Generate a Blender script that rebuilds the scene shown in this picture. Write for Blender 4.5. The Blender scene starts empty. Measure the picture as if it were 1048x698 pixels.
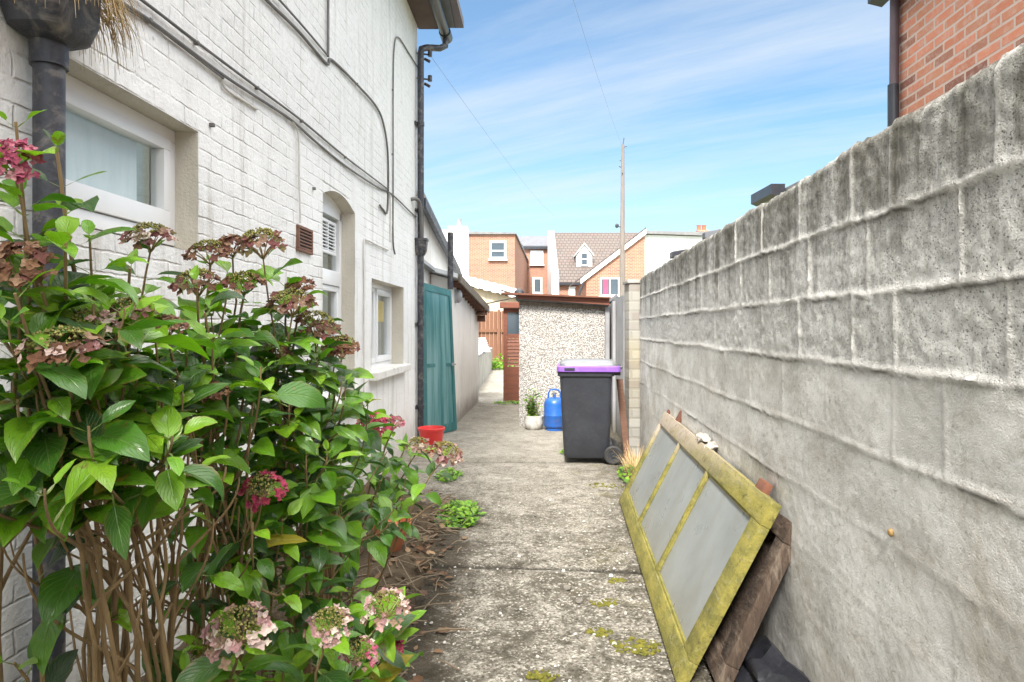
import bpy, bmesh, math, random
from mathutils import Vector, Matrix, noise
R = math.radians
PI = math.pi
random.seed(7)
S = bpy.context.scene
COL = S.collection
F = 670.0; EYE = 1.45; HOR = 336.0; CX = 524.0

def P(x, y, Y):
    return Vector(((x-CX)/F*Y, Y, EYE+(HOR-y)/F*Y))
def HX(Y): return -1.585+.0433*Y            # face of the painted house
def WX(Y): return .924+.07*Y                # face of the block wall

# ------------------------------------------------------------------ materials
class NT:
    def __init__(s, name):
        s.m = bpy.data.materials.new(name); s.m.use_nodes = True
        s.t = s.m.node_tree; s.b = s.t.nodes['Principled BSDF']; s.out = s.t.nodes['Material Output']
        s._c = None
    def n(s, ty, ins=None, **kw):
        nd = s.t.nodes.new(ty)
        for k, v in kw.items(): setattr(nd, k, v)
        for k, v in (ins or {}).items(): s.set(nd.inputs[k], v)
        return nd
    def set(s, inp, v):
        if isinstance(v, bpy.types.NodeSocket): s.t.links.new(v, inp)
        elif isinstance(v, (tuple, list)) and len(v) == 3 and inp.type == 'RGBA': inp.default_value = (*v, 1)
        else: inp.default_value = v
    def P(s, **kw):
        for k, v in kw.items(): s.set(s.b.inputs[k.replace('_', ' ')], v)
    def co(s):
        if s._c is None: s._c = s.n('ShaderNodeTexCoord').outputs['Object']
        return s._c
    def mp(s, scale=(1,1,1), rot=(0,0,0), loc=(0,0,0), vec=None):
        return s.n('ShaderNodeMapping', {'Vector': vec or s.co(), 'Scale': scale, 'Rotation': rot, 'Location': loc}).outputs[0]
    def noise(s, scale, detail=4, rough=.55, vec=None, dist=0):
        return s.n('ShaderNodeTexNoise', {'Vector': vec or s.co(), 'Scale': scale, 'Detail': detail, 'Roughness': rough, 'Distortion': dist}).outputs['Fac']
    def vor(s, scale, feature='F1', vec=None, out='Distance', rnd=1):
        return s.n('ShaderNodeTexVoronoi', {'Vector': vec or s.co(), 'Scale': scale, 'Randomness': rnd}, feature=feature).outputs[out]
    def ramp(s, f, *stops):
        nd = s.n('ShaderNodeValToRGB', {'Fac': f}); e = nd.color_ramp.elements
        while len(e) < len(stops): e.new(.5)
        for el, (p, c) in zip(e, stops):
            el.position = p; el.color = (c, c, c, 1) if not isinstance(c, (tuple, list)) else (*c, 1)
        return nd.outputs[0]
    def mix(s, f, a, b, mode='MIX'):
        nd = s.n('ShaderNodeMix', data_type='RGBA', blend_type=mode)
        s.set(nd.inputs[0], f); s.set(nd.inputs[6], a); s.set(nd.inputs[7], b)
        return nd.outputs[2]
    def math(s, op, a, b=0.0, c=0.0, clamp=False):
        nd = s.n('ShaderNodeMath', operation=op, use_clamp=clamp)
        s.set(nd.inputs[0], a); s.set(nd.inputs[1], b); s.set(nd.inputs[2], c)
        return nd.outputs[0]
    def bump(s, h, st=.5, dist=.01, nrm=None):
        ins = {'Height': h, 'Strength': st, 'Distance': dist}
        if nrm: ins['Normal'] = nrm
        return s.n('ShaderNodeBump', ins).outputs[0]
    def xyz(s, vec=None):
        return s.n('ShaderNodeSeparateXYZ', {'Vector': vec or s.co()}).outputs
    def comb(s, x, y, z=0.0):
        return s.n('ShaderNodeCombineXYZ', {'X': x, 'Y': y, 'Z': z}).outputs[0]
    def attr(s, name, out='Color'):
        return s.n('ShaderNodeAttribute', attribute_name=name).outputs[out]

def simple(name, c1, c2=None, scale=6, rough=.7, bump=.3, bscale=60, bd=.004, metal=0, spec=.5, dirt=None, dscale=3, damt=.5, stretch=(1,1,1)):
    n = NT(name); c2 = c2 or tuple(x*.75 for x in c1)
    v = n.mp(stretch)
    col = n.mix(n.ramp(n.noise(scale, 6, .62, v), (.35, 0), (.68, 1)), c1, c2)
    if dirt:
        col = n.mix(n.math('MULTIPLY', n.ramp(n.noise(dscale, 8, .7, v, .6), (.5, 0), (.7, 1)), damt), col, dirt)
    n.P(Base_Color=col, Roughness=rough, Metallic=metal, Specular_IOR_Level=spec)
    if bump: n.P(Normal=n.bump(n.noise(bscale, 5, .6, v), bump, bd))
    return n.m

def brick_mat(name, c1, c2, cm, axis, rough=.85, bump=.5, stain=None, bw=.225, bh=.075, mort=.010, spread=.0, burnt=.35):
    n = NT(name); x, y, z = n.xyz()
    a = y if axis == 'y' else x
    wob = n.noise(9, 3, .5)
    vec = n.comb(n.math('ADD', a, n.math('MULTIPLY', wob, .012)), n.math('ADD', z, n.math('MULTIPLY', wob, .008)))
    bt = n.n('ShaderNodeTexBrick', {'Vector': vec, 'Color1': c1, 'Color2': c2, 'Mortar': cm, 'Scale': 1.0, 'Mortar Size': mort, 'Mortar Smooth': .25, 'Bias': spread, 'Brick Width': bw, 'Row Height': bh})
    col = bt.outputs['Color']
    b2 = n.n('ShaderNodeTexBrick', {'Vector': vec, 'Color1': (0,)*3, 'Color2': (1,)*3, 'Mortar': (0,)*3, 'Scale': 1.0, 'Mortar Size': mort, 'Mortar Smooth': .1, 'Bias': 0.0, 'Brick Width': bw, 'Row Height': bh}).outputs['Color']
    col = n.mix(n.ramp(b2, (.66, 0), (.92, burnt)), col, (.13, .05, .045))
    col = n.mix(n.math('MULTIPLY', n.ramp(b2, (.0, 0), (.12, 1), (.30, 1), (.36, 0)), burnt*.7), col, tuple(min(1, v*1.5+.03) for v in c1))
    smear = n.ramp(n.noise(21, 8, .8), (.48, 0), (.66, .7))
    col = n.mix(n.math('MULTIPLY', smear, burnt), col, cm)
    col = n.mix(n.math('MULTIPLY', n.noise(5, 7, .7), .5), col, tuple(v*.62 for v in c1), 'MIX')
    if stain: col = n.mix(n.ramp(n.noise(1.1, 8, .7), (.48, 0), (.75, .6)), col, stain)
    h = n.math('ADD', n.math('MULTIPLY', n.math('SUBTRACT', 1.0, bt.outputs['Fac']), 1.0), n.math('MULTIPLY', n.noise(90, 5, .6), .35))
    n.P(Base_Color=col, Roughness=rough, Normal=n.bump(h, bump, .006))
    return n.m

MT = {}
def painted_brick():
    n = NT('white_painted_brick'); x, y, z = n.xyz()
    w1 = n.noise(4.5, 3, .5); w2 = n.noise(14, 3, .5)
    vec = n.comb(n.math('ADD', y, n.math('MULTIPLY', w1, .05)), n.math('ADD', z, n.math('MULTIPLY', w2, .016)))
    bt = n.n('ShaderNodeTexBrick', {'Vector': vec, 'Color1': (.1,)*3, 'Color2': (.9,)*3, 'Mortar': (0,)*3, 'Scale': 1.0, 'Mortar Size': .007, 'Mortar Smooth': .8, 'Brick Width': .235, 'Row Height': .079})
    fac = bt.outputs['Fac']
    keep = n.ramp(n.noise(4.2, 7, .7), (.44, .05), (.60, .9))       # joints filled with paint in places
    smooth = n.math('MULTIPLY', n.ramp(n.math('DIVIDE', y, 10.0), (.46, 0), (.56, .9)), n.ramp(n.math('DIVIDE', n.math('ADD', z, n.math('MULTIPLY', n.noise(2, 5), .7)), 5.0), (.46, 1), (.56, .25)))
    fac2 = n.math('MULTIPLY', n.math('MULTIPLY', fac, keep), n.math('SUBTRACT', 1.0, smooth))
    base = n.mix(n.ramp(n.noise(1.3, 8, .65), (.35, 0), (.7, 1)), (.85, .845, .825), (.77, .765, .745))
    base = n.mix(n.ramp(n.noise(18, 6, .7), (.52, 0), (.75, .55)), base, (.62, .595, .55))
    base = n.mix(n.math('MULTIPLY', fac2, .6), base, (.42, .395, .35))
    # rain dirt in thin vertical streaks, and dark flaked spots
    st = n.noise(1.0, 8, .7, n.mp((1, 9, .7)))
    base = n.mix(n.ramp(st, (.53, 0), (.70, .6)), base, (.44, .405, .34))
    lowz = n.ramp(n.math('ADD', z, n.math('MULTIPLY', n.noise(3, 6, .7), .8)), (.35, .65), (.85, 0))
    base = n.mix(lowz, base, (.40, .365, .29))
    up = n.math('MULTIPLY', n.ramp(n.math('DIVIDE', n.math('SUBTRACT', n.math('ADD', z, n.math('MULTIPLY', n.noise(1.5, 5), .6)), n.math('MULTIPLY', y, .02)), 5.0), (.52, 0), (.62, 1)), n.ramp(n.noise(30, 7, .8), (.40, .15), (.62, .8)))
    base = n.mix(n.math('MULTIPLY', up, .55), base, (.50, .49, .475))
    chips = n.ramp(n.noise(26, 3, .5), (.70, 0), (.74, 1))
    base = n.mix(n.math('MULTIPLY', chips, .55), base, (.33, .29, .25))
    h = n.math('SUBTRACT', n.math('MULTIPLY', n.noise(55, 6, .65), .75), n.math('MULTIPLY', fac2, .95))
    h = n.math('ADD', h, n.math('MULTIPLY', bt.outputs['Color'], .12))
    h = n.math('ADD', h, n.math('MULTIPLY', n.noise(9, 4, .6), .9))
    n.P(Base_Color=base, Roughness=.62, Normal=n.bump(h, .75, .009))
    return n.m
MT['painted'] = painted_brick()
def smooth_render(name, c1, c2, cd):
    n = NT(name); x, y, z = n.xyz()
    base = n.mix(n.ramp(n.noise(2, 8, .65), (.35, 0), (.68, 1)), c1, c2)
    base = n.mix(n.ramp(n.noise(1.0, 8, .72, n.mp((4, 4, .6))), (.54, 0), (.75, .7)), base, cd)
    low = n.ramp(n.math('ADD', z, n.math('MULTIPLY', n.noise(4, 6, .7), .5)), (.3, .8), (.62, 0))
    base = n.mix(low, base, tuple(v*.55 for v in cd))
    h = n.math('ADD', n.noise(70, 5, .6), n.math('MULTIPLY', n.noise(7, 4, .6), 1.4))
    n.P(Base_Color=base, Roughness=.75, Normal=n.bump(h, .6, .008))
    return n.m
MT['render'] = smooth_render('off_white_render', (.82, .79, .75), (.75, .71, .66), (.40, .34, .28))
MT['reveal'] = smooth_render('cream_reveal_paint', (.62, .58, .50), (.52, .48, .40), (.36, .31, .23))
MT['farwhite'] = smooth_render('white_render', (.80, .80, .79), (.74, .74, .73), (.55, .54, .52))
MT['cream'] = smooth_render('cream_render', (.66, .56, .40), (.58, .50, .36), (.40, .34, .26))

def block_mat():
    n = NT('concrete_block'); x, y, z = n.xyz()
    j = n.attr('joint', 'Fac'); sm = n.attr('smooth', 'Fac')
    base = n.mix(n.ramp(n.noise(2.2, 8, .65), (.34, 0), (.68, 1)), (.72, .715, .69), (.58, .572, .545))
    base = n.mix(n.ramp(n.noise(60, 4, .7), (.46, 0), (.66, .5)), base, (.26, .25, .225))
    vv = n.mp((1, 1.0, 1.3))
    pits = n.math('MAXIMUM', n.ramp(n.noise(150, 2, .75, vv), (.30, 1), (.41, 0)), n.ramp(n.vor(75, vec=n.mp((1, 1, 1), (.3, .2, .4)), rnd=1), (.10, .9), (.22, 0)))
    coarse = n.math('MULTIPLY', pits, n.math('SUBTRACT', 1.0, n.math('MULTIPLY', sm, .62)))
    base = n.mix(n.math('MULTIPLY', coarse, .8), base, (.10, .095, .085))
    # lower courses slurried with pale render
    base = n.mix(n.math('MULTIPLY', sm, n.ramp(n.noise(3.5, 8, .7), (.35, .15), (.62, .85))), base, (.80, .79, .76))
    mort = n.mix(n.noise(13, 5, .6), (.84, .82, .79), (.60, .575, .53))
    # dark algae: streaks hanging from the coping course, patches below
    zz = n.math('ADD', z, n.math('MULTIPLY', n.math('SUBTRACT', n.noise(1.0, 7, .7, n.mp((1, 7, .5))), .5), 1.5))
    top = n.ramp(n.math('DIVIDE', zz, 3.0), (.545, 0), (.69, 1))
    top = n.math('MULTIPLY', top, n.ramp(n.noise(7, 7, .75), (.34, .3), (.55, 1)))
    base = n.mix(n.math('MULTIPLY', top, .82), base, (.095, .088, .065))
    patch = n.ramp(n.noise(1.7, 11, .8, n.mp((1, 1, 1.6), (R(35), 0, 0))), (.52, 0), (.68, .8))
    base = n.mix(n.math('MULTIPLY', patch, .40), base, (.27, .255, .22))
    ochre = n.ramp(n.noise(.9, 7, .7, n.mp((1, 3, .6), loc=(0, 3, 7))), (.60, 0), (.74, .5))
    base = n.mix(ochre, base, (.33, .26, .13))
    base = n.mix(n.math('MULTIPLY', j, .95), base, mort)
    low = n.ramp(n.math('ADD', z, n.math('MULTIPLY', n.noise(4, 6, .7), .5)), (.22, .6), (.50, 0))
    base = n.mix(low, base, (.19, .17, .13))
    blot = n.ramp(n.noise(5.5, 12, .8, n.mp((1, 1, 1.5), (R(-30), 0, 0), (3, 1, 2))), (.47, 0), (.63, 1))
    base = n.mix(n.math('MULTIPLY', n.math('MULTIPLY', blot, sm), .45), base, (.34, .31, .25))
    base = n.mix(n.math('MULTIPLY', n.math('MULTIPLY', n.ramp(n.noise(48, 6, .8), (.54, 0), (.66, 1)), sm), .6), base, (.20, .185, .155))
    base = n.mix(n.math('MULTIPLY', n.math('MULTIPLY', top, .6), n.math('SUBTRACT', 1.0, n.math('MULTIPLY', j, .75))), base, (.095, .088, .065))
    big = n.ramp(n.noise(1.15, 10, .72, n.mp((1, 1, 1.9), (R(-28), 0, 0), (8, 3, 5)), .5), (.46, 0), (.64, 1))
    base = n.mix(n.math('MULTIPLY', n.math('MULTIPLY', big, sm), .45), base, n.mix(n.noise(12, 7, .8), (.43, .375, .29), (.25, .225, .185)))
    pale = n.ramp(n.noise(2.6, 9, .75, n.mp(loc=(5, 9, 1))), (.52, 0), (.64, .7))
    base = n.mix(n.math('MULTIPLY', pale, sm), base, (.80, .79, .77))
    base = n.mix(n.math('MULTIPLY', n.attr('crack_shade', 'Fac'), .85), base, (.085, .075, .06))  # crack lines with the shadow under each joint painted in dark
    pt = n.attr('patch', 'Fac')
    base = n.mix(n.math('MULTIPLY', pt, .75), base, n.mix(n.noise(6, 6, .7), (.66, .65, .63), (.48, .47, .44)))
    h = n.math('SUBTRACT', n.math('MULTIPLY', n.noise(210, 2, .6), .55), n.math('MULTIPLY', coarse, 1.1))
    h = n.math('ADD', h, n.math('MULTIPLY', n.noise(60, 7, .7), .6))
    n.P(Base_Color=base, Roughness=.92, Normal=n.bump(h, n.math('SUBTRACT', .7, n.math('MULTIPLY', sm, .28)), .009), Specular_IOR_Level=.25)
    return n.m
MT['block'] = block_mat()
MT['panel'] = smooth_render('grey_concrete', (.36, .36, .37), (.27, .27, .28), (.22, .20, .15))

def concrete_ground():
    n = NT('weathered_concrete'); x, y, z = n.xyz()
    near = n.ramp(n.math('DIVIDE', n.math('ADD', y, n.math('MULTIPLY', n.noise(.8, 3), 2.0)), 10.0), (.48, 1), (.85, .35))
    base = n.mix(n.ramp(n.noise(1.3, 9, .68), (.36, 0), (.66, 1)), (.46, .43, .375), (.335, .31, .262))
    fine = n.noise(85, 4, .75)
    base = n.mix(n.math('MULTIPLY', n.ramp(fine, (.44, 0), (.60, 1)), n.math('ADD', n.math('MULTIPLY', near, .45), .2)), base, (.165, .14, .10))
    base = n.mix(n.math('MULTIPLY', n.ramp(n.noise(70, 3, .8, n.mp(loc=(3, 8, 2))), (.56, 0), (.66, 1)), .55), base, (.60, .55, .46))
    d = n.ramp(n.noise(3.1, 12, .80, None, .7), (.46, 0), (.58, 1))
    base = n.mix(n.math('MULTIPLY', n.math('MULTIPLY', d, near), .80), base, (.075, .063, .044))
    d2 = n.ramp(n.noise(9, 10, .8, n.mp(loc=(5, 5, 1))), (.52, 0), (.60, 1))
    base = n.mix(n.math('MULTIPLY', n.math('MULTIPLY', d2, near), .75), base, (.065, .055, .038))
    sp = n.ramp(n.noise(38, 5, .75), (.58, 0), (.65, 1))
    base = n.mix(n.math('MULTIPLY', n.math('MULTIPLY', sp, near), .8), base, (.04, .036, .028))
    mm = n.math('MULTIPLY', n.ramp(n.noise(3.5, 10, .8, n.mp(loc=(9, 1, 0))), (.52, 0), (.62, 1)), n.ramp(n.math('SUBTRACT', x, n.math('MULTIPLY', y, .03)), (.1, 0), (.6, 1)))
    base = n.mix(n.math('MULTIPLY', n.math('MULTIPLY', mm, n.ramp(n.noise(60, 4, .7), (.4, 0), (.55, 1))), .7), base, (.17, .15, .03))
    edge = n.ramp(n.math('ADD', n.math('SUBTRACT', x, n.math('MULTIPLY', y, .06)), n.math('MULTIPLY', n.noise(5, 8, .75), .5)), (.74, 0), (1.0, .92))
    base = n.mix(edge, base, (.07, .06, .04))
    grit = n.vor(95, out='Color'); gv = n.xyz(grit)[0]
    base = n.mix(n.math('MULTIPLY', n.ramp(gv, (.72, 0), (.80, .75)), near), base, (.11, .095, .07))
    base = n.mix(n.math('MULTIPLY', n.ramp(gv, (.0, .8), (.10, .6), (.14, 0)), near), base, (.62, .58, .50))
    d3 = n.ramp(n.noise(5.5, 13, .85, n.mp(loc=(1, 7, 4)), .4), (.50, 0), (.57, 1))
    base = n.mix(n.math('MULTIPLY', n.math('MULTIPLY', d3, near), .7), base, (.07, .06, .042))
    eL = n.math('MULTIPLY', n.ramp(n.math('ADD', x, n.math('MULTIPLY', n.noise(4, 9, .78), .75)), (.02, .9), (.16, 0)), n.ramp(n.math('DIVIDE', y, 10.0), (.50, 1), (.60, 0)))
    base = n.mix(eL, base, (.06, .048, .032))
    j = n.attr('joint', 'Fac')
    base = n.mix(n.math('MULTIPLY', j, .95), base, (.028, .024, .018))
    h = n.math('ADD', n.math('MULTIPLY', fine, 1.2), n.math('MULTIPLY', n.noise(14, 8, .75), 2.2))
    h = n.math('SUBTRACT', h, n.math('MULTIPLY', sp, .5))
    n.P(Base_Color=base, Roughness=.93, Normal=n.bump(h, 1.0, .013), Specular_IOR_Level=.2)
    return n.m
MT['path'] = concrete_ground()
MT['earth'] = simple('dark_earth', (.055, .040, .026), (.10, .078, .052), 9, .95, .9, 40, .02, spec=.1)
MT['ground'] = simple('yard_ground', (.17, .16, .11), (.10, .13, .05), 1.5, .95, .6, 30, .02, spec=.1)

MT['brick_orange'] = brick_mat('orange_brick', (.31, .080, .036), (.43, .15, .075), (.55, .47, .38), 'x', burnt=.8, stain=(.46, .27, .17))
MT['brick_orange_y'] = brick_mat('orange_brick_side', (.33, .11, .055), (.42, .17, .09), (.50, .42, .34), 'y')
MT['brick_red_y'] = brick_mat('mixed_red_brick', (.50, .175, .095), (.64, .31, .18), (.60, .52, .45), 'y', bump=.8, burnt=.85, mort=.009, bw=.20, bh=.064)
MT['brick_pier'] = brick_mat('pale_pier_brick', (.37, .355, .32), (.31, .30, .265), (.29, .275, .24), 'x', bh=.11, bw=.3, mort=.014, stain=(.33, .28, .15))
MT['slate'] = brick_mat('grey_slate', (.13, .14, .16), (.18, .19, .21), (.08, .08, .09), 'x', bw=.25, bh=.2)
MT['tile'] = brick_mat('brown_roof_tile', (.125, .10, .088), (.17, .14, .123), (.06, .05, .045), 'x', bw=.3, bh=.24, mort=.03)
MT['upvc'] = simple('white_window_paint', (.80, .81, .82), (.76, .77, .78), 4, .32, .1, 30, .001)
MT['oldwhite'] = simple('flaking_white_paint', (.76, .75, .72), (.68, .66, .61), 8, .55, .5, 45, .004, dirt=(.32, .28, .22), dscale=9, damt=.8)
MT['black_iron'] = simple('black_painted_iron', (.026, .028, .038), (.055, .056, .066), 16, .5, .8, 45, .004, dirt=(.23, .205, .18), dscale=11, damt=.9)
MT['black_plastic'] = simple('black_plastic', (.025, .028, .036), (.035, .038, .048), 6, .38, .12, 80, .001)
MT['bin'] = simple('charcoal_bin_plastic', (.022, .024, .031), (.032, .035, .043), 5, .45, .35, 260, .001, dirt=(.12, .12, .12), dscale=30, damt=.12)
MT['purple'] = simple('purple_plastic', (.19, .075, .38), (.23, .10, .43), 4, .36, .1, 80, .001, dirt=(.34, .25, .45), dscale=9, damt=.4)
MT['grey_lid'] = simple('grey_lid_plastic', (.13, .14, .14), (.19, .20, .205), 7, .4, .15, 60, .001, dirt=(.22, .2, .25), dscale=5, damt=.6)
MT['rubber'] = simple('tyre_rubber', (.022, .022, .024), (.05, .048, .045), 10, .7, .3, 60, .002)
MT['cable'] = simple('grey_cable', (.17, .16, .15), (.09, .085, .08), 5, .6, .2, 60, .001)
MT['wcable'] = simple('paint_covered_cable', (.60, .58, .54), (.48, .45, .40), 5, .6, .2, 60, .001)
MT['terracotta'] = simple('brown_terracotta', (.21, .105, .065), (.15, .075, .05), 10, .8, .4, 60, .003)
MT['potclay'] = simple('orange_terracotta', (.50, .17, .075), (.38, .13, .06), 6, .8, .4, 60, .003, dirt=(.3, .25, .18))
MT['red'] = simple('red_plastic', (.72, .045, .04), (.64, .04, .04), 5, .36, .1, 40, .001, dirt=(.4, .1, .08), damt=.3)
MT['blue'] = simple('blue_gas_paint', (.015, .115, .43), (.02, .09, .34), 7, .35, .2, 60, .001, dirt=(.12, .1, .12), dscale=11, damt=.5)
MT['steel'] = simple('dull_steel', (.42, .42, .42), (.3, .29, .28), 8, .4, .2, 60, .001, metal=.8)
MT['dark_wood'] = simple('brown_stained_timber', (.105, .052, .032), (.165, .08, .048), 8, .75, .6, 22, .006, stretch=(1, 1, 8))
MT['red_wood'] = simple('red_brown_timber', (.23, .075, .04), (.15, .055, .034), 6, .7, .5, 30, .005, stretch=(1, 6, 6), dirt=(.08, .05, .04))
MT['fence'] = simple('red_cedar_fence_stain', (.21, .095, .05), (.15, .07, .04), 5, .8, .5, 20, .006, stretch=(6, 6, .8))
MT['old_wood'] = simple('rotten_grey_timber', (.20, .165, .125), (.12, .095, .07), 9, .85, .8, 28, .008, stretch=(5, 1.2, 1), dirt=(.05, .035, .025), dscale=5, damt=.9)
MT['rotten'] = simple('rotten_brown_timber', (.085, .055, .036), (.04, .027, .02), 9, .9, .9, 28, .008, stretch=(5, 1.2, 1), dirt=(.26, .21, .16), dscale=6, damt=.6)
MT['rust'] = simple('rusted_metal', (.20, .075, .04), (.11, .05, .035), 14, .85, .6, 70, .004)
MT['sheet'] = simple('pale_roof_sheet', (.72, .74, .76), (.64, .66, .68), 2, .6, .2, 20, .01)
MT['greyfelt'] = simple('grey_roof_felt', (.24, .24, .24), (.17, .17, .17), 5, .9, .6, 50, .006)
MT['lead'] = simple('weathered_lead', (.33, .33, .34), (.24, .24, .25), 6, .6, .4, 40, .004)
MT['pole'] = simple('weathered_pole_wood', (.24, .205, .18), (.16, .135, .115), 4, .85, .5, 30, .006, stretch=(8, 8, .5))
MT['curtain'] = simple('pale_net_curtain', (.82, .85, .84), (.72, .77, .77), 3, .9, .3, 8, .01, stretch=(1, 6, .7))
MT['dark_room'] = simple('dark_room', (.03, .03, .035), (.05, .05, .055), 3, .9, 0)
MT['note'] = simple('yellow_paper', (.72, .52, .12), (.66, .46, .1), 3, .8, .1)
MT['pink'] = simple('pink_blind', (.55, .08, .16), (.45, .06, .12), 3, .8, .1)
MT['stem'] = simple('hydrangea_stem_bark', (.30, .20, .095), (.15, .095, .045), 14, .75, .6, 60, .002, stretch=(1, 1, .3))
MT['straw'] = simple('dry_straw', (.56, .40, .19), (.40, .28, .13), 9, .8, .2, 60, .002)
MT['twig'] = simple('grey_brown_twig', (.21, .16, .105), (.11, .08, .05), 9, .85, .3, 60, .002)
MT['flake'] = simple('white_paint_flake', (.50, .48, .44), (.34, .32, .28), 9, .7, .2, 60, .002)
MT['pebble'] = simple('dark_stone_chip', (.10, .09, .075), (.19, .17, .14), 9, .9, .4, 90, .003)
MT['moss'] = simple('yellow_green_moss', (.19, .17, .03), (.08, .09, .02), 30, .95, .9, 160, .01, spec=.1)
MT['rubble'] = simple('pale_mortar_rubble', (.44, .41, .37), (.26, .24, .21), 12, .95, .7, 70, .006)
MT['wpot'] = simple('white_glazed_pot', (.68, .67, .64), (.56, .54, .49), 7, .5, .3, 30, .003, dirt=(.3, .27, .2), dscale=8, damt=.8)
MT['bag'] = simple('black_polythene', (.012, .013, .017), (.02, .021, .026), 6, .3, .5, 18, .012)

def mossy_wood():
    n = NT('algae_covered_white_timber')
    v = n.mp((3, .9, 3))
    g = n.ramp(n.noise(6.0, 9, .75, n.mp((2.5, .6, 2.5))), (.40, 0), (.60, 1))
    base = n.mix(g, (.27, .235, .055), (.14, .132, .035))
    base = n.mix(n.ramp(n.noise(11, 9, .8, v), (.54, 0), (.70, .5)), base, (.42, .385, .24))
    bare = n.math('MULTIPLY', n.ramp(n.noise(3.5, 6, .7, n.mp((2, 1, 2), loc=(0, 5, 3))), (.30, .3), (.50, 1)), n.ramp(n.math('DIVIDE', n.math('ADD', n.math('MULTIPLY', n.xyz()[1], .5), n.math('MULTIPLY', n.xyz()[2], 4.0)), 10.0), (.43, 0), (.52, 1)))
    base = n.mix(bare, base, (.40, .335, .265))
    base = n.mix(n.ramp(n.noise(26, 8, .8), (.55, 0), (.64, .85)), base, (.08, .068, .03))
    h = n.math('ADD', n.noise(45, 8, .75, v), n.math('MULTIPLY', n.noise(120, 3, .6), .4))
    n.P(Base_Color=base, Roughness=.85, Normal=n.bump(h, .8, .006), Specular_IOR_Level=.25)
    return n.m
MT['mossy'] = mossy_wood()
def frosted():
    n = NT('dirty_obscured_glass')
    base = n.mix(n.ramp(n.noise(2.2, 8, .7), (.35, 0), (.68, 1)), (.27, .29, .285), (.19, .205, .20))
    base = n.mix(n.ramp(n.noise(2.0, 4, .55, n.mp((1, 4, 1), loc=(2, 2, 2))), (.50, 0), (.76, .55)), base, (.20, .185, .15))
    base = n.mix(n.ramp(n.math('ADD', n.xyz()[2], n.math('MULTIPLY', n.noise(4, 5), .25)), (.18, .6), (.42, 0)), base, (.17, .16, .13))
    n.P(Base_Color=base, Roughness=n.ramp(n.noise(6, 3, .5), (.3, .25), (.7, .42)), Specular_IOR_Level=.7,
        Normal=n.bump(n.noise(160, 2, .5), .25, .002))
    return n.m
MT['frosted'] = frosted()
def glass():
    n = NT('window_glass'); t = n.t
    fr = n.math('POWER', n.n('ShaderNodeLayerWeight', {'Blend': .5}).outputs['Facing'], 6.0)
    tr = n.n('ShaderNodeBsdfTransparent', {'Color': (.93, .95, .945)}).outputs[0]
    gl = n.n('ShaderNodeBsdfGlossy', {'Color': (1, 1, 1), 'Roughness': .03}).outputs[0]
    f = n.math('ADD', n.math('MULTIPLY', fr, .7), .05, clamp=True)
    mx = n.n('ShaderNodeMixShader'); n.set(mx.inputs[0], f); n.set(mx.inputs[1], tr); n.set(mx.inputs[2], gl)
    t.links.new(mx.outputs[0], n.out.inputs['Surface'])
    return n.m
MT['glass'] = glass()
def farglass():
    n = NT('far_window_glass'); n.P(Base_Color=n.mix(n.noise(1.2, 3), (.03, .045, .06), (.09, .12, .15)), Roughness=.08, Specular_IOR_Level=.5)
    return n.m
MT['farglass'] = farglass()
def teal():
    n = NT('teal_door_paint')
    v = n.mp((3, 3, .3))
    base = n.mix(n.ramp(n.noise(2.2, 5, .6, v), (.35, 0), (.65, 1)), (.016, .115, .12), (.035, .17, .175))
    base = n.mix(n.ramp(n.noise(7, 8, .75), (.56, 0), (.72, .55)), base, (.22, .37, .36))
    n.P(Base_Color=base, Roughness=.38, Normal=n.bump(n.noise(50, 4, .6, v), .2, .002))
    return n.m
MT['teal'] = teal()
def teal_panel():
    n = NT('faded_teal_panel')
    v = n.mp((5, 5, .3))
    base = n.mix(n.ramp(n.noise(2.0, 5, .6, v), (.38, 0), (.60, 1)), (.022, .14, .15), (.14, .29, .295))
    n.P(Base_Color=base, Roughness=.3, Normal=n.bump(n.noise(30, 4, .6, v), .15, .002))
    return n.m
MT['tealp'] = teal_panel()
def pebbledash():
    n = NT('pebbledash'); x, y, z = n.xyz()
    cr = n.n('ShaderNodeTexVoronoi', {'Vector': n.co(), 'Scale': 72.0}, feature='F1')
    rnd = n.xyz(cr.outputs['Color'])[0]
    base = n.ramp(rnd, (0, (.20, .18, .16)), (.22, (.40, .36, .32)), (.4, (.64, .61, .57)), (.8, (.80, .78, .75)), (1, (.48, .42, .36)))
    base = n.mix(n.ramp(cr.outputs['Distance'], (.45, 0), (.68, 1)), base, (.24, .22, .20))
    base = n.mix(n.ramp(n.noise(1.4, 6, .7), (.55, 0), (.8, .5)), base, (.25, .22, .18))
    h = n.math('SUBTRACT', 1.0, cr.outputs['Distance'])
    n.P(Base_Color=base, Roughness=.8, Normal=n.bump(h, .9, .016))
    return n.m
MT['pebbledash'] = pebbledash()
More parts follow.
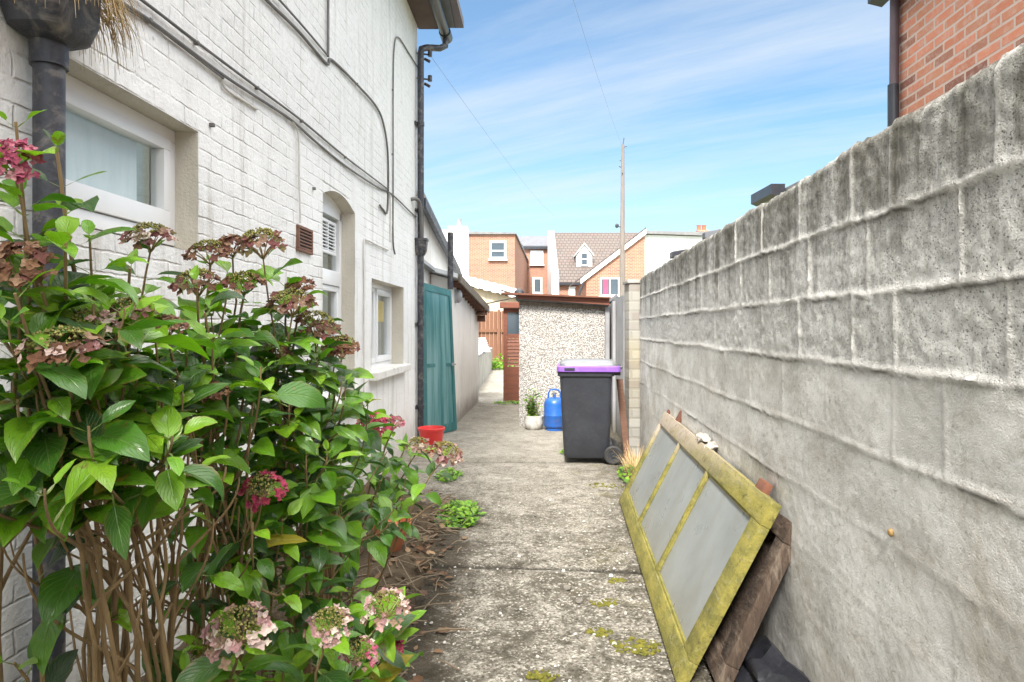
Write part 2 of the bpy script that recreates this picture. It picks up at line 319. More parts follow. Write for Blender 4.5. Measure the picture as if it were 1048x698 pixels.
def leafmat(name, sat=1.0, gloss=.33):
    n = NT(name)
    tint = n.attr('tint')
    uv = n.n('ShaderNodeTexCoord').outputs['UV']; u, v, _ = n.xyz(uv)
    au = n.math('ABSOLUTE', n.math('SUBTRACT', u, .5))
    ph = n.math('SUBTRACT', n.math('MULTIPLY', v, 8.0), n.math('MULTIPLY', au, 7.0))
    fr = n.math('ABSOLUTE', n.math('SUBTRACT', n.math('FRACT', ph), .5))
    vein = n.ramp(fr, (.0, 1), (.10, 0))
    mid = n.ramp(au, (.010, 1), (.035, 0))
    vm = n.math('MAXIMUM', vein, mid)
    col = n.mix(n.math('MULTIPLY', vm, .28), tint, (.23, .33, .10))
    col = n.mix(n.math('MULTIPLY', n.ramp(n.noise(14, 6, .7), (.45, 0), (.75, 1)), .35), col, n.mix(.6, tint, (.02, .035, .01)))
    edge = n.math('MULTIPLY', n.ramp(au, (.36, 0), (.5, 1)), n.ramp(n.noise(6, 5, .7), (.49, 0), (.62, 1)))
    spot = n.ramp(n.noise(22, 5, .7), (.64, 0), (.69, .8))
    col = n.mix(spot, col, (.16, .10, .03))
    col = n.mix(n.math('MULTIPLY', edge, .7), col, (.22, .13, .04))
    h = n.math('ADD', n.math('MULTIPLY', vm, -1.0), n.math('MULTIPLY', n.noise(60, 4, .6), .35))
    n.P(Base_Color=col, Roughness=n.ramp(n.noise(20, 4, .6), (.35, gloss-.09), (.7, gloss+.10)), Specular_IOR_Level=.55, Normal=n.bump(h, .5, .004))
    tr = n.n('ShaderNodeBsdfTranslucent'); n.set(tr.inputs['Color'], n.mix(1.0, col, (1.3, 1.6, .55), 'MULTIPLY'))
    mx = n.n('ShaderNodeMixShader'); mx.inputs[0].default_value = .25
    n.t.links.new(n.b.outputs[0], mx.inputs[1]); n.t.links.new(tr.outputs[0], mx.inputs[2])
    n.t.links.new(mx.outputs[0], n.out.inputs['Surface'])
    return n.m
MT['leaf'] = leafmat('hydrangea_leaf')
MT['weed'] = leafmat('weed_leaf', gloss=.5)
def petalmat():
    n = NT('hydrangea_petal'); t = n.attr('tint')
    col = n.mix(n.math('MULTIPLY', n.noise(90, 4, .7), .5), t, n.mix(.6, t, (.12, .05, .03)))
    n.P(Base_Color=col, Roughness=.75, Specular_IOR_Level=.2)
    tr = n.n('ShaderNodeBsdfTranslucent', {'Color': col}); mx = n.n('ShaderNodeMixShader'); mx.inputs[0].default_value = .2
    n.t.links.new(n.b.outputs[0], mx.inputs[1]); n.t.links.new(tr.outputs[0], mx.inputs[2])
    n.t.links.new(mx.outputs[0], n.out.inputs['Surface'])
    return n.m
MT['petal'] = petalmat()

# ------------------------------------------------------------------ object helpers
WORLD = {}
def link(o, parent=None, local=False, world=None):
    COL.objects.link(o)
    w = world if world is not None else Matrix.Identity(4)
    if parent is not None:
        o.parent = parent
        pw = WORLD[parent.name]
        if local: w = pw.copy()
        else: o.matrix_parent_inverse = pw.inverted()
    WORLD[o.name] = w
    return o
def thing(name, label, cat, loc=(0,0,0), rotz=0, group=None):
    o = bpy.data.objects.new(name, None); o.empty_display_size = .1
    o.location = loc; o.rotation_euler = (0, 0, rotz)
    link(o, world=Matrix.Translation(loc) @ Matrix.Rotation(rotz, 4, 'Z'))
    return tag(o, label, cat, group)
def tag(o, label=None, cat=None, group=None, kind=None):
    if label: o['label'] = label
    if cat: o['category'] = cat
    if group: o['group'] = group
    if kind: o['kind'] = kind
    return o

class B:
    """collects geometry for one mesh object"""
    def __init__(s): s.bm = bmesh.new()
    def box(s, a, b, bev=0, mat=None, f=None):
        a = Vector(a); b = Vector(b)
        t = bmesh.new(); bmesh.ops.create_cube(t, size=1)
        for v in t.verts: v.co = Vector((a[i]+(b[i]-a[i])*(v.co[i]+.5) for i in range(3)))
        if bev: bmesh.ops.bevel(t, geom=t.edges[:], offset=bev, segments=2, affect='EDGES', profile=.6)
        for v in t.verts:
            if f: v.co = Vector(f(v.co))
            if mat: v.co = mat @ v.co
        s.join(t); return s
    def join(s, t):
        m = bpy.data.meshes.new('tmp'); t.to_mesh(m); t.free(); s.bm.from_mesh(m); bpy.data.meshes.remove(m)
    def poly(s, pts):
        s.bm.faces.new([s.bm.verts.new(Vector(p)) for p in pts]); return s
    def hexa(s, b4, t4):
        """solid from a bottom quad and a top quad"""
        vb = [s.bm.verts.new(Vector(p)) for p in b4]; vt = [s.bm.verts.new(Vector(p)) for p in t4]
        s.bm.faces.new(vb[::-1]); s.bm.faces.new(vt)
        for i in range(4): s.bm.faces.new([vb[i], vb[(i+1)%4], vt[(i+1)%4], vt[i]])
        return s
    def prism(s, prof, d):
        """polygon profile (3-D points) swept by vector d"""
        d = Vector(d); n = len(prof)
        a = [s.bm.verts.new(Vector(p)) for p in prof]; b = [s.bm.verts.new(Vector(p)+d) for p in prof]
        s.bm.faces.new(a[::-1]); s.bm.faces.new(b)
        for i in range(n): s.bm.faces.new([a[i], a[(i+1)%n], b[(i+1)%n], b[i]])
        return s
    def tube(s, pts, r, seg=8, cap=True):
        pts = [Vector(p) for p in pts]; n = len(pts)
        rs = r if isinstance(r, (list, tuple)) else [r]*n
        rings = []; up = None
        for i, p in enumerate(pts):
            d = (pts[min(i+1, n-1)]-pts[max(i-1, 0)]).normalized()
            if up is None: up = d.orthogonal().normalized()
            else:
                up = (up-d*up.dot(d))
                up = up.normalized() if up.length > 1e-5 else d.orthogonal().normalized()
            q = d.cross(up)
            rings.append([s.bm.verts.new(p+(up*math.cos(2*PI*k/seg)+q*math.sin(2*PI*k/seg))*rs[i]) for k in range(seg)])
        for a, b in zip(rings, rings[1:]):
            for k in range(seg): s.bm.faces.new([a[k], a[(k+1)%seg], b[(k+1)%seg], b[k]])
        if cap:
            s.bm.faces.new(rings[0][::-1]); s.bm.faces.new(rings[-1])
        return s
    def lathe(s, prof, c=(0,0,0), seg=32, jit=0):
        c = Vector(c); rings = []
        for r, z in prof:
            if r < 1e-5: rings.append([s.bm.verts.new(c+Vector((0, 0, z)))])
            else: rings.append([s.bm.verts.new(c+Vector((r*math.cos(2*PI*k/seg), r*math.sin(2*PI*k/seg), z))) for k in range(seg)])
        for a, b in zip(rings, rings[1:]):
            for k in range(seg):
                k2 = (k+1)%seg
                va = [a[k%len(a)], a[k2%len(a)]] if len(a) > 1 else [a[0]]
                vb = [b[k2], b[k]] if len(b) > 1 else [b[0]]
                if len(va)+len(vb) > 2: s.bm.faces.new(va+vb)
        return s
    def loft(s, rings, cap=True):
        vs = [[s.bm.verts.new(Vector(p)) for p in r] for r in rings]
        n = len(vs[0])
        for a, b in zip(vs, vs[1:]):
            for k in range(n): s.bm.faces.new([a[k], a[(k+1)%n], b[(k+1)%n], b[k]])
        if cap: s.bm.faces.new(vs[0][::-1]); s.bm.faces.new(vs[-1])
        return s
    def blob(s, c, r, sub=2, amp=.25, sc=(1,1,1), seed=0, freq=1.5):
        t = bmesh.new(); bmesh.ops.create_icosphere(t, subdivisions=sub, radius=1)
        for v in t.verts:
            k = 1+amp*noise.noise(v.co*freq+Vector((seed*7.3, seed*1.7, seed)))
            v.co = Vector(c)+Vector((v.co.x*sc[0], v.co.y*sc[1], v.co.z*sc[2]))*r*k
        s.join(t); return s
    def obj(s, name, m, parent=None, smooth=False, local=False, loc=None):
        me = bpy.data.meshes.new(name)
        bmesh.ops.recalc_face_normals(s.bm, faces=s.bm.faces[:])
        s.bm.to_mesh(me); s.bm.free()
        me.materials.append(MT[m] if isinstance(m, str) else m)
        if smooth:
            me.polygons.foreach_set('use_smooth', [True]*len(me.polygons))
            if smooth != 'all': me.set_sharp_from_angle(angle=R(40))
        o = bpy.data.objects.new(name, me)
        return link(o, parent, local)
def mesh(name, verts, faces, m, parent=None, smooth=True, attrs=None, uv=None, cols=None):
    me = bpy.data.meshes.new(name); me.from_pydata(verts, [], faces); me.materials.append(MT[m])
    if smooth: me.polygons.foreach_set('use_smooth', [True]*len(me.polygons))
    for k, vals in (attrs or {}).items():
        a = me.attributes.new(k, 'FLOAT', 'POINT'); a.data.foreach_set('value', vals)
    if cols:
        a = me.attributes.new('tint', 'FLOAT_COLOR', 'POINT'); a.data.foreach_set('color', [c for q in cols for c in (*q, 1)])
    if uv:
        l = me.uv_layers.new(name='UVMap'); li = [0]*len(me.loops); me.loops.foreach_get('vertex_index', li)
        l.data.foreach_set('uv', [c for i in li for c in uv[i]])
    me.update()
    return link(bpy.data.objects.new(name, me), parent)
def rrect(cx, cy, w, d, r, z, k=5):
    pts = []
    for sx, sy, a0 in ((1,1,0), (-1,1,90), (-1,-1,180), (1,-1,270)):
        for i in range(k):
            a = R(a0+90*i/(k-1))
            pts.append((cx+sx*(w/2-r)+r*math.cos(a), cy+sy*(d/2-r)+r*math.sin(a), z))
    return pts
def bez(a, b, c, d, n):
    out = []
    for i in range(n+1):
        t = i/n; u = 1-t
        out.append(a*u**3+b*3*u*u*t+c*3*u*t*t+d*t**3)
    return out
def smoothpts(pts, k=4):
    pts = [Vector(p) for p in pts]; out = []
    for i in range(len(pts)-1):
        p0 = pts[max(i-1, 0)]; p1 = pts[i]; p2 = pts[i+1]; p3 = pts[min(i+2, len(pts)-1)]
        for j in range(k):
            t = j/k
            out.append(.5*((2*p1)+(p2-p0)*t+(2*p0-5*p1+4*p2-p3)*t*t+(3*p1-p0-3*p2+p3)*t**3))
    out.append(pts[-1]); return out

# ------------------------------------------------------------------ camera, light, sky
cam = bpy.data.cameras.new('camera'); co = bpy.data.objects.new('camera', cam); COL.objects.link(co)
cam.sensor_width = 36; cam.lens = 36*F/1048; cam.shift_y = (HOR-349)/1048; cam.clip_end = 2000; cam.clip_start = .05
co.location = (0, 0, EYE); co.rotation_euler = (R(90), 0, 0); S.camera = co
SUN_EL, SUN_AZ = 48.0, -9.0                  # azimuth measured from straight behind, towards the right
sl = bpy.data.lights.new('sun', 'SUN'); so = bpy.data.objects.new('sun', sl); COL.objects.link(so)
sl.energy = 2.6; sl.angle = R(10); sl.color = (1, .955, .89)
sd = Vector((math.sin(R(SUN_AZ))*math.cos(R(SUN_EL)), -math.cos(R(SUN_AZ))*math.cos(R(SUN_EL)), math.sin(R(SUN_EL))))
so.rotation_euler = sd.to_track_quat('Z', 'Y').to_euler(); so.location = sd*40
W = bpy.data.worlds.new('World'); S.world = W; W.use_nodes = True
wt = W.node_tree; bg = wt.nodes['Background']
class WN(NT):
    def __init__(s): s.t = wt; s._c = None
    def co(s):
        if s._c is None: s._c = s.n('ShaderNodeTexCoord').outputs['Generated']
        return s._c
w = WN()
sky = w.n('ShaderNodeTexSky', sky_type='NISHITA', sun_disc=False, sun_elevation=R(SUN_EL), sun_rotation=R(180-SUN_AZ), air_density=1.0, dust_density=.6, ozone_density=1.3)
dx, dy, dz = w.xyz()
zc = w.math('ADD', w.math('MAXIMUM', dz, 0.0), .07)
pl = w.comb(w.math('DIVIDE', dx, zc), w.math('DIVIDE', dy, zc))
rot = w.mp(rot=(0, 0, R(33)), vec=pl)
c1 = w.noise(1.0, 9, .62, w.mp((.30, 1.35, 1), loc=(3.1, 1.9, 0), vec=rot), .35)
c2 = w.noise(1.0, 9, .68, w.mp((.14, .7, 1), loc=(7.7, .4, 0), vec=rot), .2)
cf = w.ramp(w.math('ADD', w.math('MULTIPLY', c1, .6), w.math('MULTIPLY', c2, .4)), (.40, 0), (.64, .75))
hz = w.ramp(dz, (.0, .55), (.30, .08))
cf = w.math('MAXIMUM', cf, hz)
CLOUD = 2.7
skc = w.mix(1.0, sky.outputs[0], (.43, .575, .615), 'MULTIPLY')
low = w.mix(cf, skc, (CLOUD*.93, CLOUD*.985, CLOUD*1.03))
# unseen bright cloud, added overhead and behind the camera to fill the walls
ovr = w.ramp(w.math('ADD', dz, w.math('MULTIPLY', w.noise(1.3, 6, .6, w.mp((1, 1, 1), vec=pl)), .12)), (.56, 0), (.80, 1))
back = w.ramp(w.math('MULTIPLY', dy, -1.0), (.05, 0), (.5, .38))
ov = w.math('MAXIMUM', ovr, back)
FILL_CLOUD = 13.0
wt.links.new(w.mix(ov, low, (FILL_CLOUD*1.0, FILL_CLOUD*.985, FILL_CLOUD*.96)), bg.inputs['Color'])
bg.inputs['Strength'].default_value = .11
S.view_settings.view_transform = 'Standard'; S.view_settings.look = 'None'; S.view_settings.gamma = 1
S.view_settings.use_curve_mapping = False; S.view_settings.exposure = 1.75

# ------------------------------------------------------------------ ground
gnd = B().poly([(-400,-400,-.05), (400,-400,-.05), (400,400,-.05), (-400,400,-.05)]).obj('ground', 'ground'); tag(gnd, kind='structure')
def path_mesh():
    xs = [-1.9+i*.03 for i in range(int(3.9/.03)+1)]
    ys = []; y = -1.0
    while y < 30:
        ys.append(y); y += .03 if 1.8 < y < 6 else (.06 if y < 9 else .3)
    V = []; J = []
    for yy in ys:
        for xx in xs:
            jl = 3.96+.02*xx-.10*xx+.012*noise.noise(Vector((xx*3, 0, 2)))
            d = abs(yy-jl); j = max(0, 1.5-d/.022)*(.85+.6*noise.noise(Vector((xx*4, 3, 1))))
            d2 = abs(yy-7.1+.05*xx); j = max(j, max(0, 1-d2/.05)*.5)
            z = .010*noise.noise(Vector((xx*1.3, yy*1.3, 0)))+.006*noise.noise(Vector((xx*5, yy*5, 2)))+.004*noise.noise(Vector((xx*13, yy*13, 5)))-.010*j
            V.append((xx, yy, z)); J.append(max(0, min(1, j)))
    n = len(xs)
    Fc = [(r*n+c, r*n+c+1, (r+1)*n+c+1, (r+1)*n+c) for r in range(len(ys)-1) for c in range(n-1)]
    return mesh('path', V, Fc, 'path', attrs={'joint': J})
tag(path_mesh(), kind='structure')
def soil_mesh():
    V = []; n = 60; m = 130
    for i in range(m+1):
        yy = .2+i*5.9/m
        edge = -.50+.05*noise.noise(Vector((yy*2.2, 0, 0)))+.03*noise.noise(Vector((yy*9, 1, 0)))
        if yy > 5: edge -= (yy-5)*.55
        x0 = HX(yy)-.03
        for k in range(n+1):
            t = k/n; xx = x0+(edge-x0)*t
            z = .055*math.sin(min(1, (1-t)*5)*PI/2)+.03*noise.noise(Vector((xx*5, yy*5, 4)))+.02*noise.noise(Vector((xx*17, yy*17, 4)))-(.045 if k == n else 0)
            V.append((xx, yy, z))
    Fc = [(r*(n+1)+c, r*(n+1)+c+1, (r+1)*(n+1)+c+1, (r+1)*(n+1)+c) for r in range(m) for c in range(n)]
    return mesh('soil_bed', V, Fc, 'earth')
tag(soil_mesh(), kind='structure')

# ------------------------------------------------------------------ painted house on the left
house = thing('painted_house', 'tall white painted brick house along the left side with windows, cables and downpipes', 'house', (HX(3), 3, 0))
HEND = 8.42; HTOP = 5.5
OP = [(2.05, 3.03, 1.80, 2.36, .105), (4.76, 5.59, .88, 2.53, .11), (6.14, 7.58, 1.035, 1.922, .136)]
def hwp(s, d, z): return (HX(s)+d, s, z)
def house_wall():
    def axis(a, b, step, cuts):
        c = sorted({a, b, *cuts}); out = []
        for p, q in zip(c, c[1:]):
            k = max(1, round((q-p)/step)); out += [p+(q-p)*i/k for i in range(k)]
        return out+[b]
    ss = axis(-6, 1.2, .6, [])[:-1]+axis(1.2, HEND, .05, [v for o in OP for v in o[:2]])
    zs = axis(-.06, HTOP, .05, [v for o in OP for v in o[2:4]])
    V = []; idx = {}
    def vid(i, k):
        if (i, k) not in idx:
            s_, z_ = ss[i], zs[k]
            dd = .010*noise.noise(Vector((s_*1.1, z_*1.1, 3)))+.004*noise.noise(Vector((s_*6, z_*6, 9)))
            idx[(i, k)] = len(V); V.append(hwp(s_, dd, z_))
        return idx[(i, k)]
    Fc = []
    for i in range(len(ss)-1):
        for k in range(len(zs)-1):
            sm = (ss[i]+ss[i+1])/2; zm = (zs[k]+zs[k+1])/2
            if any(a < sm < b and c < zm < e for a, b, c, e, _ in OP): continue
            Fc.append((vid(i, k), vid(i+1, k), vid(i+1, k+1), vid(i, k+1)))
    def quad(pts):
        b = len(V); V.extend(pts); Fc.append(tuple(range(b, b+len(pts))))
    # arch spandrel over the tall window
    a, b, c, e, D = OP[1]; N = 14
    arch = lambda t: 2.43+.085*(1-(2*t-1)**2)
    for i in range(N):
        t0, t1 = i/N, (i+1)/N; s0, s1 = a+(b-a)*t0, a+(b-a)*t1
        quad([hwp(s0, 0, arch(t0)), hwp(s1, 0, arch(t1)), hwp(s1, 0, e), hwp(s0, 0, e)])
    # rest of the shell: end walls
    quad([hwp(HEND, 0, -.06), (-9, HEND, -.06), (-9, HEND, HTOP), hwp(HEND, 0, HTOP)])
    quad([hwp(-6, 0, -.06), hwp(-6, 0, HTOP), (-9, -6, HTOP), (-9, -6, -.06)])
    return mesh('wall', V, Fc, 'painted', house, smooth=False)
hw_obj = house_wall()
# reveals of the openings (cream paint, own look)
for k, (a, b, c, e, D) in enumerate(OP):
    g = B(); D2 = D+.12
    top = e
    if k != 1:
        g.poly([hwp(a, .0, e), hwp(b, .0, e), hwp(b, -D2, e), hwp(a, -D2, e)])
        side_t = e
    else:
        N = 14; arch = lambda t: 2.43+.085*(1-(2*t-1)**2)
        for i in range(N):
            t0, t1 = i/N, (i+1)/N; s0, s1 = a+(b-a)*t0, a+(b-a)*t1
            g.poly([hwp(s0, 0, arch(t0)), hwp(s1, 0, arch(t1)), hwp(s1, -D2, arch(t1)), hwp(s0, -D2, arch(t0))])
        side_t = 2.43
    g.poly([hwp(b, 0, c), hwp(b, -D2, c), hwp(b, -D2, side_t), hwp(b, 0, side_t)])
    g.poly([hwp(a, 0, c), hwp(a, 0, side_t), hwp(a, -D2, side_t), hwp(a, -D2, c)])
    if k == 0: g.poly([hwp(a, 0, c), hwp(b, 0, c), hwp(b, -D2, c+.05), hwp(a, -D2, c+.05)])
    g.obj('reveal', 'reveal', house)

def hframe(g, a, b, c, e, d0, d1, w_=.05, wb=None):
    """a rectangular frame in the house wall, s a..b, z c..e, depth d0..d1"""
    wb = wb or w_
    f = lambda v: hwp(v.y, v.x, v.z)
    g.box((d0, a, c), (d1, b, c+wb), .004, f=f); g.box((d0, a, e-w_), (d1, b, e), .004, f=f)
    g.box((d0, a, c+wb), (d1, a+w_, e-w_), .004, f=f); g.box((d0, b-w_, c+wb), (d1, b, e-w_), .004, f=f)
fH = lambda v: hwp(v.y, v.x, v.z)
def hbox(g, a, b, c, e, d0, d1, bev=.004): return g.box((d0, a, c), (d1, b, e), bev, f=fH)
# --- small high window
a, b, c, e, D = OP[0]
g = B(); hframe(g, a, b, c+.03, e, -D-.06, -D, .055, .06); hframe(g, a+.058, b-.058, c+.095, e-.058, -D-.05, -D+.012, .05, .085)
win = g.obj('window', 'upvc', house, True)
hbox(B(), a+.10, b-.10, c+.17, e-.10, -D-.028, -D-.022, 0).obj('pane', 'glass', win)
hbox(B(), a+.10, b-.185, c+.15, e-.09, -D-.07, -D-.065, 0).obj('net_curtain', 'curtain', win)
hbox(B(), a, b, c, e, -D-.5, -D-.45, 0).obj('dark_interior', 'dark_room', win)
# --- tall arched window
a, b, c, e, D = OP[1]
g = B(); f = fH
arch = lambda t: 2.43+.085*(1-(2*t-1)**2)
hbox(g, a, a+.06, c, 2.43, -D-.07, -D); hbox(g, b-.06, b, c, 2.43, -D-.07, -D); hbox(g, a+.06, b-.06, c, c+.07, -D-.07, -D)
hbox(g, a+.06, b-.06, 1.80, 1.92, -D-.07, -D+.005)
N = 12
for i in range(N):
    t0, t1 = i/N, (i+1)/N; s0, s1 = a+(b-a)*t0, a+(b-a)*t1
    g.hexa([hwp(s0, -D-.07, 2.36), hwp(s1, -D-.07, 2.36), hwp(s1, -D, 2.36), hwp(s0, -D, 2.36)],
           [hwp(s0, -D-.07, arch(t0)), hwp(s1, -D-.07, arch(t1)), hwp(s1, -D, arch(t1)), hwp(s0, -D, arch(t0))])
hframe(g, a+.063, b-.063, c+.073, 1.797, -D-.06, -D-.008, .045)
win = g.obj('window', 'upvc', house, True)
hbox(B(), a+.1, b-.1, c+.11, 1.76, -D-.035, -D-.03, 0).obj('pane', 'glass', win)
hbox(B(), a+.055, b-.055, 1.915, 2.365, -D-.035, -D-.03, 0).obj('pane', 'glass', win)
g = B()
hframe(g, a+.30, b-.14, 2.05, 2.32, -D-.028, -D-.004, .025)
for i in range(8): hbox(g, a+.325, b-.165, 2.08+i*.027, 2.088+i*.027, -D-.026, -D-.008, 0)
hbox(g, (a+b)/2+.07, (a+b)/2+.085, 2.075, 2.295, -D-.029, -D-.006, 0)
g.obj('vent_grille', 'upvc', win)
hbox(B(), a+.30, b-.14, 2.05, 2.32, -D-.0295, -D-.0285, 0).obj('grille_backing', 'black_plastic', win)
hbox(B(), a+.1, a+.42, c+.1, 1.76, -D-.12, -D-.11, 0).obj('net_curtain', 'curtain', win)
hbox(B(), a, b, c, 2.52, -D-.5, -D-.45, 0).obj('dark_interior', 'dark_room', win)
hbox(B(), a-.07, b+.13, c-.10, c+.0, -D-.10, .065, .012).obj('sill', 'oldwhite', win)
# --- wide casement
a, b, c, e, D = OP[2]; m_ = a+.62
g = B(); hframe(g, a, b, c+.0, e, -D-.07, -D, .055); hbox(g, m_, m_+.07, c+.055, e-.055, -D-.07, -D+.002)
hframe(g, m_+.072, b-.058, c+.058, e-.058, -D-.06, -D+.014, .06)
hframe(g, a+.058, m_-.002, c+.058, e-.058, -D-.06, -D+.014, .05)
win = g.obj('window', 'upvc', house, True)
hbox(B(), a+.1, m_-.04, c+.1, e-.1, -D-.035, -D-.03, 0).obj('pane', 'glass', win)
hbox(B(), m_+.12, b-.11, c+.11, e-.11, -D-.035, -D-.03, 0).obj('pane', 'glass', win)
hbox(B(), m_+.24, b-.20, e-.40, e-.17, -D-.048, -D-.045, 0).obj('paper_note', 'note', win)
hbox(B(), a+.1, b-.1, c+.05, e-.05, -D-.22, -D-.21, 0).obj('net_curtain', simple('grey_curtain', (.30, .30, .29), (.2, .2, .2), 4, .9, .2, 8, .01, stretch=(1, 8, .5)), win)
hbox(B(), a-.08, b+.05, c-.075, c+.005, -D-.08, .075, .012).obj('sill', 'oldwhite', win)
# --- terracotta vent
g = B(); hframe(g, 4.25, 4.52, 1.955, 2.125, -.005, .018, .02)
for i in range(6): g.box((-.004, 4.27, 1.977+i*.022), (.014, 4.50, 1.988+i*.022), .002, f=fH)
v_ = g.obj('air_vent', 'terracotta', house)
hbox(B(), 4.265, 4.505, 1.97, 2.11, -.002, .006, 0).obj('vent_backing', 'dark_room', v_)
# --- lintel render strip above the small window
# --- roof, soffit, gutter
g = B(); zt = HTOP
g.prism([(HX(0)+.30, -6.2, zt-.06), (HX(0)+.30, -6.2, zt+.04), (HX(0)-3.6, -6.2, zt+2.6), (HX(0)-7.4, -6.2, zt+.05), (HX(0)-7.4, -6.2, zt-.05)], (.0433*14.9, 14.9, 0)).obj('roof', 'slate', house)
g = B().box((0, -6.2, zt-.16), (.27, HEND+.10, zt-.062), .006, f=fH); g.obj('soffit', simple('brown_soffit_board', (.10, .07, .055), (.07, .05, .04), 4, .8, .3), house)
gx, gz = .335, zt-.17
prof = [(gx+.065*math.cos(R(t)), -6.2, gz+.065*math.sin(R(t))) for t in range(180, 361, 15)]+[(gx+.058*math.cos(R(t)), -6.2, gz+.058*math.sin(R(t))) for t in range(360, 179, -15)]
prof = [(HX(-6.2)+p[0], p[1], p[2]) for p in prof]
gut = B().prism(prof, (.0433*14.95, 14.95, 0)).obj('gutter', 'black_plastic', house, True)
B().tube([hwp(8.55, gx, gz+.0), hwp(8.76, gx, gz-.0)], .078, 14).obj('gutter_outlet', 'black_plastic', gut, True)
# corner downpipe with its hopper
s0 = 8.34
pts = [hwp(8.62, gx, gz-.06), hwp(8.6, gx, gz-.17), hwp(8.52, gx-.06, gz-.235), hwp(8.42, .12, gz-.27), hwp(8.37, .065, gz-.31), hwp(s0, .06, gz-.38), hwp(s0, .06, 3.6), hwp(s0, .06, 2.0), hwp(s0, .06, .02)]
dp = B().tube(pts, .042, 14).obj('downpipe', 'black_iron', house, True)
hz_ = 2.44
B().loft([rrect(HX(s0)+.06, s0, .10, .10, .02, hz_-.06), rrect(HX(s0)+.06, s0, .15, .15, .02, hz_), rrect(HX(s0)+.06, s0, .17, .17, .02, hz_+.12), rrect(HX(s0)+.06, s0, .185, .185, .02, hz_+.125), rrect(HX(s0)+.06, s0, .185, .185, .02, hz_+.15)]).obj('hopper', 'black_iron', dp, True)
for z_ in (4.05, 2.95, 1.5, .45):
    g = B(); g.tube([hwp(s0, .06, z_-.025), hwp(s0, .06, z_+.025)], .049, 14); g.box((-.01, s0-.085, z_-.02), (.02, s0+.085, z_+.02), .003, f=fH); g.obj('bracket', 'black_iron', dp, True)
B().tube(smoothpts([hwp(8.02, -.01, 3.03), hwp(8.1, .05, 3.05), hwp(8.2, .075, 3.0), hwp(8.28, .08, 2.8), hwp(8.31, .08, 2.6)]), .024, 10).obj('waste_pipe', 'cable', house, True)
# near downpipe with rainwater head
s1 = 2.03; xx = HX(s1)+.062
dp2 = B().tube([(xx, s1, 0), (xx, s1, 1.2), (xx, s1, 2.36)], .043, 18).obj('downpipe', 'black_iron', house, True)
g = B(); g.tube([(xx, s1, 2.26), (xx, s1, 2.345)], .052, 18)
g.loft([rrect(xx+.012, s1, .10, .10, .03, 2.33), rrect(xx+.01, s1-.01, .16, .21, .05, 2.355), rrect(xx+.012, s1-.01, .19, .25, .05, 2.42), rrect(xx+.015, s1-.01, .20, .26, .05, 2.60), rrect(xx+.015, s1-.01, .22, .28, .05, 2.605), rrect(xx+.015, s1-.01, .22, .28, .05, 2.64)])
g.obj('rainwater_head', 'black_iron', dp2, True)
for z_ in (1.15,):
    g = B(); g.tube([(xx, s1, z_-.03), (xx, s1, z_+.03)], .051, 16); g.box((-.01, s1-.09, z_-.025), (.02, s1+.09, z_+.025), .003, f=fH); g.obj('bracket', 'black_iron', dp2, True)
# cables clipped to the wall
def hpx(x, y, d=.012):
    s_ = 1.585/((CX-x)/F+.0433); return Vector((HX(s_)+d, s_, EYE+(HOR-y)/F*s_))
CAB = [
 ([(95,-32),(141,0),(199,44),(261,90),(307,124),(352,161),(396,194)], .007, 'cable', .016),
 ([(80,-28),(117,0),(150,21),(185,47),(226,77),(258,98),(296,123),(321,145),(352,170),(384,191),(400,199),(420,218),(425,222)], .008, 'cable', .014),
 ([(85,-22),(120,4.5),(152,24),(187,50),(226,80)], .006, 'cable', .012),
 ([(296,123),(303,139),(304,189),(305,218),(305,228)], .006, 'wcable', .014),
 ([(235,-38),(270,0),(302,31),(332,65),(337,61),(362,85),(384,110),(392,132),(395.6,164),(395,215),(390,214),(387,210)], .010, 'cable', .016),
 ([(250,-34),(283,0),(310,30),(333,57)], .007, 'cable', .018),
 ([(333,-40),(333,0),(333,30),(333,58)], .010, 'cable', .020),
 ([(427,70),(417,54),(406,38),(402,50),(401,92),(401,158),(401,200),(401,246),(403,260)], .008, 'cable', .014),
 ([(396,194),(398,205),(398,248)], .006, 'wcable', .014),
 ([(396,256),(385,251),(374,246),(371,250),(371,300),(371,360),(371,430)], .007, 'wcable', .012),
 ([(226,77),(229,90),(246,102),(262,112)], .006, 'wcable', .006),
]
for pts, r, m_, d in CAB:
    q = [hpx(x, y, d) for x, y in pts]
    B().tube(smoothpts(q, 5), r, 8).obj('cable', m_, house, True)
for x, y in ((215,128),(320,193),(199,44),(261,90),(307,124),(352,161),(401,92),(401,158),(150,21),(364,86)):
    q = hpx(x, y, .010); B().box(q-Vector((.012,.009,.009)), q+Vector((.012,.009,.009)), .003).obj('cable_clip', 'cable', house)
# cable bracket with insulators at the corner
for z_ in (4.98, 4.66):
    y_ = HEND+.05; g = B()
    g.tube([hwp(HEND-.02, .0, z_), hwp(HEND+.03, .16, z_)], .012, 8); g.tube([hwp(HEND+.03, .16, z_-.02), hwp(HEND+.03, .16, z_+.05)], .028, 10); g.tube([hwp(HEND+.03, .09, z_-.05), hwp(HEND+.03, .16, z_-.09)], .02, 8)
    g.obj('cable_bracket', 'black_iron', house, True)

